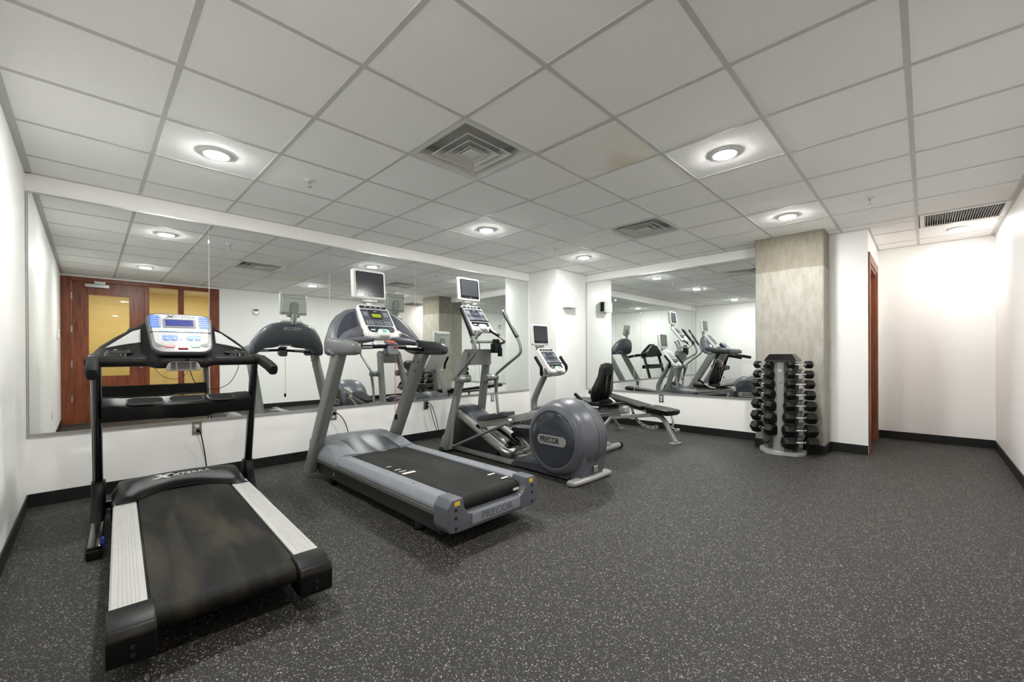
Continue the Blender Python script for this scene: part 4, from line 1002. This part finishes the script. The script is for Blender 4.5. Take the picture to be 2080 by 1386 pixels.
    # posts
    for s in (-1, 1):
        pr = ell(0.036, 0.055, 20, 3)
        A, B = Vector((s * 0.245, 1.885, 0.02)), Vector((s * 0.150, 1.585, 1.16))
        rings = [[A + (B - A) * t + Vector((x * f, y * f, 0)) for x, y in pr] for t, f in ((0, 1.5), (0.13, 1.35), (0.16, 1.0), (1.0, 0.95))]
        MB().loft(rings).obj('upright_post', POSTG, r)
        # pivot stub
        PVY = 1.585
        pv = MB(); pv.lathe([(0.030, 0.115), (0.043, 0.120), (0.044, 0.20), (0.040, 0.205)], (0, PVY, 0.850), (s, 0, 0), 24); pv = pv.obj('pivot_hub', POSTG, r)
        MB().cyl((s * 0.20, PVY, 0.850), (s * 0.262, PVY, 0.850), 0.040, n=24).obj('pivot_sleeve', ALU, pv)
        MB().lathe([(0.036, 0.258), (0.040, 0.262), (0.040, 0.298), (0.034, 0.304)], (0, PVY, 0.850), (s, 0, 0), 24).obj('pivot_cap', POSTG, pv)
        # moving arm
        o = 0.0 if s < 0 else -0.10
        arm = MB().tube([(s * 0.285, 1.585, 0.85), (s * 0.285, 1.57, 0.89), (s * 0.285, 1.40 + o * 0.6, 1.03), (s * 0.285, 1.285 + o, 1.12), (s * 0.285, 1.255 + o, 1.175), (s * 0.285, 1.275 + o, 1.25), (s * 0.285, 1.31 + o, 1.315), (s * 0.285, 1.42 + o * 0.9, 1.49), (s * 0.285, 1.515 + o * 0.6, 1.645)], 0.0165, 14, smooth=4).obj('moving_arm', POSTG, r)
        d_ = Vector((0, 1.515 + o * 0.6 - (1.31 + o), 1.645 - 1.315)).normalized(); a0 = Vector((s * 0.285, 1.312 + o, 1.318))
        MB().tube([a0, a0 + d_ * 0.37, a0 + d_ * 0.385], [0.0225, 0.0225, 0.012], 16).obj('hand_grip', GRIP, arm)
        nrm = Vector((0, -d_.z, d_.y))
        MB().tube([a0 + nrm * 0.014 + d_ * 0.01 + Vector((-s * 0.012, 0, 0)), a0 + nrm * 0.014 + d_ * 0.36 + Vector((-s * 0.012, 0, 0))], 0.0125, 10).obj('grip_strip', mat('strip_grey', (96, 98, 100), 0.4), arm)
        # rocker below the pivot
        if s < 0:
            LK = [(s * 0.285, 1.585, 0.85), (s * 0.285, 1.63, 0.66), (s * 0.285, 1.71, 0.07)]; R1, R0 = LK[2], (s * 0.225, 0.80, 0.455)
        else:
            LK = [(s * 0.285, 1.585, 0.85), (s * 0.285, 1.58, 0.66), (s * 0.285, 1.52, 0.26)]; R1, R0 = LK[2], (s * 0.225, 0.62, 0.27)
        MB().sweep([LK[0], LK[1]], rrect(0.026, 0.062, 0.008), up=(0, 1, 0), scale=[1.0, 0.7]).obj('rocker_arm', POSTG, r)
        MB().tube([LK[1], LK[2]], 0.0175, 14).obj('rocker_link', SILV, r)
        rod = MB().tube([R1, R0], 0.0155, 12).obj('connecting_rod', POSTG, r)
        MB().cyl(Vector(R0) + Vector((-0.022, 0, 0)), Vector(R0) + Vector((0.022, 0, 0)), 0.03, n=20).obj('rod_end', ALU, rod)
        MB().cyl(Vector(R1) + Vector((-0.022, 0, 0)), Vector(R1) + Vector((0.022, 0, 0)), 0.026, n=20).obj('rod_end', SILV, rod)
        # pedal arm and pedal
        if s < 0: PA = [(s * 0.155, 0.30, 0.60), (s * 0.155, 0.80, 0.478), (s * 0.155, 1.36, 0.355)]
        else: PA = [(s * 0.155, 0.20, 0.20), (s * 0.155, 0.62, 0.275), (s * 0.155, 1.12, 0.255)]
        MB().sweep(PA, rrect(0.05, 0.075, 0.008)).obj('pedal_arm', SILV if s < 0 else SLATED, r)
        a, b = Vector(PA[1]), Vector(PA[2]); d_ = (b - a).normalized(); up = Vector((1, 0, 0)).cross(d_); up = up if up.z > 0 else -up
        M = frame_mat(a + (b - a) * 0.5 + up * 0.035, (1, 0, 0), d_)
        L = 0.46
        pe = MB(); pe.plate((0, 0, 0.0), XA_, YA_, 0.165, L, 0.05, 0.03, 0.006, 4, M=M); pe = pe.obj('foot_pedal', SLATED, r)
        MB().plate((0, 0, 0.048), XA_, YA_, 0.135, L - 0.04, 0.006, 0.02, 0.001, 4, M=M).obj('pedal_tread', RUBBER if s < 0 else DARKG, pe)
        MB().cyl(b + Vector((-0.03, 0, -0.03)), b + Vector((0.03, 0, -0.03)), 0.035, n=18).obj('ramp_roller', BLACKP, r)
    # cross box
    MB().loft([[(x, 1.575 + y, z) for x, y in ((-w_, -0.055), (w_, -0.055), (w_, 0.065), (-w_, 0.065))] for (z, w_) in ((1.005, 0.148), (1.02, 0.155), (1.165, 0.152), (1.185, 0.142))]).obj('cross_box', mat('cross_box_grey', (104, 105, 102), 0.5, var=0.04), r, 20)
    MB().tube([(0, 1.60, 1.17), (0, 1.62, 1.28), (0, 1.68, 1.40)], 0.05, 18, smooth=3).obj('console_stem', ALU, r)
    # fixed handlebar
    hb = MB(); hb.tube([(-0.13, 1.36, 1.37), (-0.16, 1.40, 1.315), (-0.15, 1.50, 1.27), (0.0, 1.56, 1.27), (0.15, 1.50, 1.27), (0.20, 1.40, 1.255), (0.195, 1.33, 1.27), (0.17, 1.33, 1.30), (0.13, 1.42, 1.375), (0.10, 1.50, 1.42)], 0.016, 12, smooth=5); hb = hb.obj('fixed_handlebar', ALU, r)
    MB().tube([(0.155, 1.365, 1.332), (0.105, 1.49, 1.412)], 0.021, 12).obj('bar_grip', BLACKP, hb)
    MB().tube([(-0.126, 1.35, 1.38), (-0.15, 1.385, 1.335)], 0.02, 12).obj('bar_grip', CHROME, hb)
    ch = MB(); ch.box(0.10, 0.20, 1.38, 1.47, 1.14, 1.25, 0.012); ch.box(0.12, 0.185, 1.40, 1.46, 1.24, 1.30, 0.008); ch.box(0.15, 0.20, 1.37, 1.40, 1.10, 1.20, 0.006); ch.obj('accessory_holder', BLACKP, r)
    console(r, frame_mat((0.005, 1.60, 1.545), (1, 0, 0), (0, 0.63, 0.776)), OVERL, ledge=True, green=False)
    tv_set(r, frame_mat((0.0, 1.755, 1.895), (1, 0, 0), (0, 0.10, 1)))
    return tag(r, 'grey elliptical trainer with large round flywheel drum and moving arms', 'elliptical trainer')
elliptical()
# ================================================================== recumbent bike
def recumbent_bike():
    r = empty('recumbent_bike', (4.17, 2.60, 0), 0)
    secs = []
    for k in range(15):
        x = -0.15 + 0.30 * k / 14; q = (abs(x) / 0.15)
        e = math.sqrt(max(0.0, 1 - q ** 4)) * 0.9 + 0.1
        P = []
        for (y, z) in ((0.30, 0.10), (0.32, 0.36), (0.50, 0.47), (0.75, 0.50), (1.0, 0.44), (1.20, 0.34), (1.30, 0.22), (1.28, 0.08), (0.8, 0.05)):
            P.append((x, 0.80 + (y - 0.80) * (0.8 + 0.2 * e), 0.27 + (z - 0.27) * (0.55 + 0.45 * e)))
        secs.append(P)
    MB().loft(secs).obj('drive_shroud', SLATED, r, 50)
    MB().box(-0.05, 0.05, -0.02, 0.45, 0.035, 0.105, 0.012).obj('frame_beam', SILV, r)
    for (y, n) in ((0.0, 'rear_stabiliser'), (1.22, 'front_stabiliser')):
        s_ = MB().cyl((-0.25, y, 0.04), (0.25, y, 0.04), 0.033, n=20).obj(n, SILV, r)
        for s in (-1, 1): MB().cyl((s * 0.245, y, 0.037), (s * 0.285, y, 0.037), 0.037, n=20).obj('end_cap', RUBBER, s_)
    # seat rail
    ra = MB(); ra.sweep([(0, -0.20, 0.50), (0, 0.50, 0.42)], rrect(0.085, 0.06, 0.015)); ra = ra.obj('seat_rail', ALU, r)
    MB().sweep([(0, -0.265, 0.508), (0, -0.25, 0.506), (0, -0.18, 0.498)], rrect(0.10, 0.085, 0.02), scale=[0.7, 1, 1]).obj('rail_end_cap', SILV, ra)
    MB().sweep([(0, -0.16, 0.445), (0, 0.45, 0.36)], rrect(0.05, 0.035, 0.008)).obj('lower_rail', SILV, r)
    MB().sweep([(0, 0.33, 0.08), (0, 0.33, 0.40)], rrect(0.07, 0.06, 0.01), up=(0, 1, 0)).obj('seat_post', SILV, r)
    # seat cushion
    rings = [[(x * k, y, 0.555 + z) for x, z in ell(0.20, 0.045, 24, 3)] for (y, k) in ((0.02, 0.70), (0.05, 0.92), (0.16, 1.0), (0.30, 0.98), (0.38, 0.85), (0.41, 0.55))]
    MB().loft(rings).obj('seat_cushion', PAD, r)
    MB().box(-0.17, 0.17, -0.12, 0.36, 0.505, 0.53, 0.01).obj('seat_carriage', DARKG, r)
    MB().loft([[(x, y, z) for x, z in ((-w_, z0), (w_, z0), (w_, z0 + 0.018), (-w_, z0 + 0.018))] for (y, w_, z0) in ((-0.20, 0.10, 0.565), (-0.12, 0.16, 0.548), (0.05, 0.19, 0.53))]).obj('seat_shell', BLACKP, r)
    for s in (-1, 1):
        hb = MB().tube([(s * 0.19, 0.0, 0.525), (s * 0.26, 0.06, 0.54), (s * 0.28, 0.16, 0.60), (s * 0.28, 0.24, 0.66)], 0.014, 12, smooth=4).obj('side_handle', ALU, r)
        MB().tube([(s * 0.28, 0.155, 0.60), (s * 0.28, 0.25, 0.668)], 0.019, 12).obj('hand_grip', GRIP, hb)
    # backrest
    O = Vector((0, 0.045, 0.80)); up = Vector((0, -0.22, 0.976)).normalized(); fwd = Vector((0, 0.976, 0.22))
    rings = []
    for (h, wd, t, o_) in ((-0.225, 0.10, 0.02, 0.012), (-0.215, 0.15, 0.040, 0.010), (-0.17, 0.18, 0.055, 0.006), (-0.08, 0.185, 0.062, 0.0), (0.0, 0.16, 0.050, -0.004), (0.07, 0.135, 0.042, -0.006), (0.16, 0.125, 0.042, 0.0), (0.205, 0.105, 0.034, 0.004), (0.222, 0.06, 0.015, 0.006)):
        rings.append([O + up * h + Vector((x, 0, 0)) + fwd * (y + o_) for x, y in ell(wd, t, 26, 3)])
    bk = MB().loft(rings).obj('backrest', PAD, r, 60)
    for s in (-1, 1):
        MB().sweep([O + up * -0.32 + fwd * -0.03 + Vector((s * 0.05, 0, 0)), O + up * -0.2 + fwd * -0.055 + Vector((s * 0.05, 0, 0)), O + up * 0.10 + fwd * -0.05 + Vector((s * 0.05, 0, 0))], rrect(0.035, 0.02, 0.004), up=(0, 1, 0)).obj('support_bar', BLACKG, bk)
    # console column
    MB().tube([(0, 1.10, 0.30), (0, 1.125, 0.42), (0, 1.12, 0.52), (0, 1.05, 0.66), (0, 0.93, 0.86), (0, 0.90, 0.93)], [0.045, 0.038], 18, smooth=4).obj('console_column', POSTG, r)
    console(r, frame_mat((0.01, 0.83, 1.045), (1, 0, 0), (0, 0.62, 0.785)), OVERL)
    tv_set(r, frame_mat((0.0, 1.03, 1.378), (1, 0, 0), (0, 0.08, 1)))
    hp = [(0.25, 0.875, 1.085), (0.252, 0.825, 1.02), (0.252, 0.782, 0.965), (0.245, 0.785, 0.91), (0.21, 0.815, 0.868), (0.12, 0.84, 0.852)]
    hb = MB(); hb.tube([(-x, y, z) for x, y, z in hp] + [(x, y, z) for x, y, z in hp[::-1]], 0.015, 12, smooth=5); hb = hb.obj('handlebar', ALU, r)
    for s in (-1, 1): MB().tube([(s * 0.25, 0.88, 1.09)] + [(s * x, y, z) for x, y, z in hp[1:5]], 0.0205, 14, smooth=5).obj('bar_grip', GRIP, hb)
    MB().tube([(0, 0.84, 0.85), (0, 0.90, 0.90)], 0.03, 12).obj('bar_clamp', POSTG, hb)
    # cranks and pedals
    for s in (-1, 1):
        cr = MB().sweep([(s * 0.165, 0.72, 0.29), (s * 0.165, 0.72 + s * 0.12, 0.29 + s * 0.11)], rrect(0.02, 0.03, 0.006), up=(1, 0, 0)).obj('crank', STEEL, r)
        MB().box(*sorted((s * 0.175, s * 0.275)), 0.67 + s * 0.12, 0.77 + s * 0.12, 0.275 + s * 0.11, 0.305 + s * 0.11, 0.006).obj('pedal', BLACKP, cr)
    return tag(r, 'grey recumbent exercise bike with black seat back and small white television', 'exercise bike')
recumbent_bike()

# ================================================================== weight bench
def weight_bench():
    r = empty('weight_bench', (5.13, 2.24, 0), -14)
    fm = MB(); fm.sweep(catmull([Vector(p) for p in ((0, -0.02, 0.015), (0, 0.06, 0.14), (0, 0.13, 0.25), (0, 0.20, 0.305), (0, 0.32, 0.318), (0, 0.60, 0.27), (0, 1.10, 0.185))], 4), rrect(0.05, 0.05, 0.010), up=(1, 0, 0)); fm.obj('main_frame', SILV, r)
    MB().box(-0.085, 0.085, -0.06, 0.02, 0.0, 0.014, 0.006).obj('front_foot', SILV, r)
    for s in (-1, 1):
        MB().sweep([(s * 0.01, 1.08, 0.19), (s * 0.19, 1.11, 0.012)], rrect(0.05, 0.04, 0.008), up=(0, 1, 0)).obj('rear_leg', SILV, r)
        MB().box(*sorted((s * 0.15, s * 0.25)), 1.07, 1.15, 0.0, 0.012, 0.004).obj('rear_foot', SILV, r)
    MB().sweep([(0, 0.30, 0.318), (0, 0.30, 0.37)], rrect(0.06, 0.08, 0.006), up=(0, 1, 0)).obj('seat_post', SILV, r)
    st = MB(); st.plate((0, 0.185, 0.368), (1, 0, 0), (0, 1, 0.06), 0.24, 0.39, 0.062, 0.03, 0.014, 5, taper=1.0); st.obj('seat_pad', PAD, r)
    MB().box(-0.10, 0.10, 0.02, 0.36, 0.345, 0.368, 0.004).obj('seat_base', BLACKP, r)
    A, B = Vector((0, 0.43, 0.375)), Vector((0, 1.48, 0.515)); d = (B - A).normalized(); C_ = (A + B) / 2
    bp = MB(); bp.plate(C_, (1, 0, 0), d, 0.24, (B - A).length, 0.06, 0.03, 0.014, 5); bp.obj('back_pad', PAD, r)
    MB().sweep([A + Vector((0, -0.03, -0.02)), A + d * 0.75 + Vector((0, 0, -0.03))], rrect(0.05, 0.035, 0.006)).obj('pad_rail', SILV, r)
    MB().cyl((-0.06, 0.415, 0.36), (0.06, 0.415, 0.36), 0.018, n=16).obj('hinge', ALU, r)
    # curved ladder with adjustment holes
    arc = catmull([Vector(p) for p in ((0.035, 0.735, 0.40), (0.035, 0.70, 0.30), (0.035, 0.635, 0.215), (0.035, 0.53, 0.155), (0.035, 0.40, 0.135), (0.035, 0.275, 0.165))], 5)
    ld = MB(); ld.sweep(arc, rrect(0.006, 0.045, 0.002), up=(1, 0, 0)) if False else ld.sweep(arc, rrect(0.045, 0.006, 0.002), up=(1, 0, 0)); ld = ld.obj('adjustment_ladder', SILV, r)
    for k in range(2, len(arc) - 1, 3): MB().cyl(arc[k] + Vector((-0.005, 0, 0)), arc[k] + Vector((0.005, 0, 0)), 0.010, n=14).obj('hole', HOLE, ld)
    sa = MB(); sa.tube([(0.0, 0.05, 0.365), (0.0, 0.02, 0.30), (0.0, 0.015, 0.23), (0.0, 0.03, 0.19)], 0.013, 10, smooth=4); sa = sa.obj('seat_adjuster', ALU, r)
    MB().cyl((-0.01, -0.035, 0.17), (0.04, -0.035, 0.17), 0.022, n=16).obj('pull_knob', SILV, sa)
    MB().cyl((0.0, -0.035, 0.17), (0.0, 0.05, 0.20), 0.012, n=12).obj('pin', STEEL, sa)
    return tag(r, 'adjustable weight bench with black pads and silver frame below the shorter mirror', 'bench')
weight_bench()

# ================================================================== dumbbell rack
RX, RY = 5.43, 1.14
def dumbbell_rack():
    r = empty('dumbbell_rack', (RX, RY, 0), 0)
    base = [(-0.10, 0.14), (-0.118, 0.02), (-0.085, -0.15), (0.01, -0.205), (0.15, -0.205), (0.15, 0.24), (0.06, 0.24)]
    MB().prism(base, 'z', 0.0, 0.042, 0.002, 1).obj('base_plate', mat('rack_silver', (186, 187, 184), 0.35, metal=0.2, var=0.03), r, 20)
    # folded front panel
    ins = [(-0.108, 0.022), (-0.092, -0.036), (-0.01, -0.068), (0.11, -0.068), (0.11, 0.092), (-0.01, 0.092), (-0.086, 0.06)]
    sc = lambda k: [(0.02 + (x - 0.02) * k, 0.015 + (y - 0.015) * k) for x, y in ins]
    MB().loft([[(x, y, z) for x, y in sc(k)] for z, k in ((0.042, 1.0), (1.03, 0.92))]).obj('tower_panel', mat('rack_panel_silver', (160, 161, 159), 0.38, metal=0.35, var=0.05, vscale=6), r, 15)
    pp = MB().box(-0.012, 0.012, -0.001, 0.006, 0.80, 0.93, 0.002, 1, M=Matrix.Translation((-0.098, -0.006, 0)) @ Matrix.Rotation(math.radians(-74.5), 4, 'Z')).obj('badge', ALU, r)
    for z in (0.825, 0.86, 0.885, 0.91): MB().box(-0.006, 0.006, 0.0055, 0.0075, z, z + 0.013, M=Matrix.Translation((-0.098, -0.006, 0)) @ Matrix.Rotation(math.radians(-74.5), 4, 'Z')).obj('badge_mark', DARKG, pp)
    for s in (-1, 1):
        # saddle fin that carries the handles of one column
        c = Vector((-0.03 if s < 0 else -0.01, -0.16 if s < 0 else 0.16, 0))
        inn = Vector((0.80, -s * 0.60, 0)); ax = Vector((0.60, s * 0.80, 0))
        rows = ROWS_R if s < 0 else ROWS_L
        prof = [(0.10, 0.042), (0.0, 0.042)]
        for z in sorted(rows): prof += [(-0.044, z - 0.045), (-0.046, z - 0.006), (-0.038, z - 0.0165), (-0.012, z - 0.0165), (-0.002, z + 0.01)]
        prof += [(0.10, 1.02)]
        n = len(prof)
        f = MB(); vs = [c + inn * u + Vector((0, 0, z)) + ax * k for k in (-0.02, 0.02) for u, z in prof]
        f.add(vs, [tuple(range(n)), tuple(range(2 * n - 1, n - 1, -1))] + [(i, (i + 1) % n, n + (i + 1) % n, n + i) for i in range(n)])
        f.obj('saddle_fin', STEEL, r, 15)
    MB().loft([[(x, y, z) for x, y in ((-0.12 * k, -0.155 * k), (0.14 * k, -0.155 * k), (0.14 * k, 0.145 * k), (-0.12 * k, 0.145 * k))] for z, k in ((1.03, 1.0), (1.05, 1.0), (1.113, 0.72))]).obj('top_cap', BLACKG, r, 15)
    hk = MB().tube([(-0.06, 0.175, 0.14), (-0.09, 0.16, 0.125), (-0.105, 0.125, 0.125), (-0.10, 0.10, 0.15)], 0.012, 10, smooth=4).obj('empty_saddle', BLACKP, r)
    return tag(r, 'silver dumbbell tower with black cap in front of the concrete column', 'dumbbell rack')
ROWS_R = (0.997, 0.890, 0.783, 0.666, 0.548, 0.420, 0.282, 0.152)
ROWS_L = (0.993, 0.882, 0.779, 0.667, 0.538, 0.402, 0.273)
dumbbell_rack()
def dumbbell(loc, deg, R_, t, gap, label, group):
    r = empty('dumbbell', loc, deg)
    h = MB(); h.lathe([(0.013, -gap / 2 - 0.01), (0.0135, -gap / 4), (0.0155, 0), (0.0135, gap / 4), (0.013, gap / 2 + 0.01)], (0, 0, 0), (1, 0, 0), 16); h = h.obj('handle', CHROME, r)
    for s in (-1, 1):
        MB().lathe([(0.022, s * (gap / 2 - 0.008)), (0.022, s * (gap / 2 + 0.004))], (0, 0, 0), (1, 0, 0), 16).obj('collar', CHROME, h)
        hx = [(R_ * math.cos(k * PI / 3), R_ * math.sin(k * PI / 3)) for k in range(6)]
        rings = [[(s * x, y * f, z * f) for y, z in hx] for x, f in ((gap / 2, 0.74), (gap / 2 + 0.010, 0.96), (gap / 2 + 0.016, 1.0), (gap / 2 + t * 0.72, 1.0), (gap / 2 + t * 0.92, 0.84), (gap / 2 + t, 0.70))]
        MB().loft(rings).obj('head', HEXB, r, 25)
    return tag(r, label, 'dumbbell', group)
ORD = ['topmost', 'second from the top', 'third from the top', 'fourth from the top', 'fifth from the top', 'sixth from the top', 'seventh from the top', 'lowest']
for i, z in enumerate(ROWS_R):
    f = i / 7; R_ = 0.046 + 0.029 * f
    dumbbell((RX - 0.050, RY - 0.175, z), -53, R_, 0.066 + 0.05 * f, 0.115, 'black hex dumbbell, %s in the right column of the silver rack' % ORD[i], 'hex dumbbells on the rack')
for i, z in enumerate(ROWS_L):
    f = i / 7; R_ = 0.046 + 0.029 * f
    dumbbell((RX - 0.030, RY + 0.175, z), 53, R_, 0.066 + 0.05 * f, 0.115, 'black hex dumbbell, %s in the left column of the silver rack' % (ORD[i] if i < 6 else 'lowest'), 'hex dumbbells on the rack')
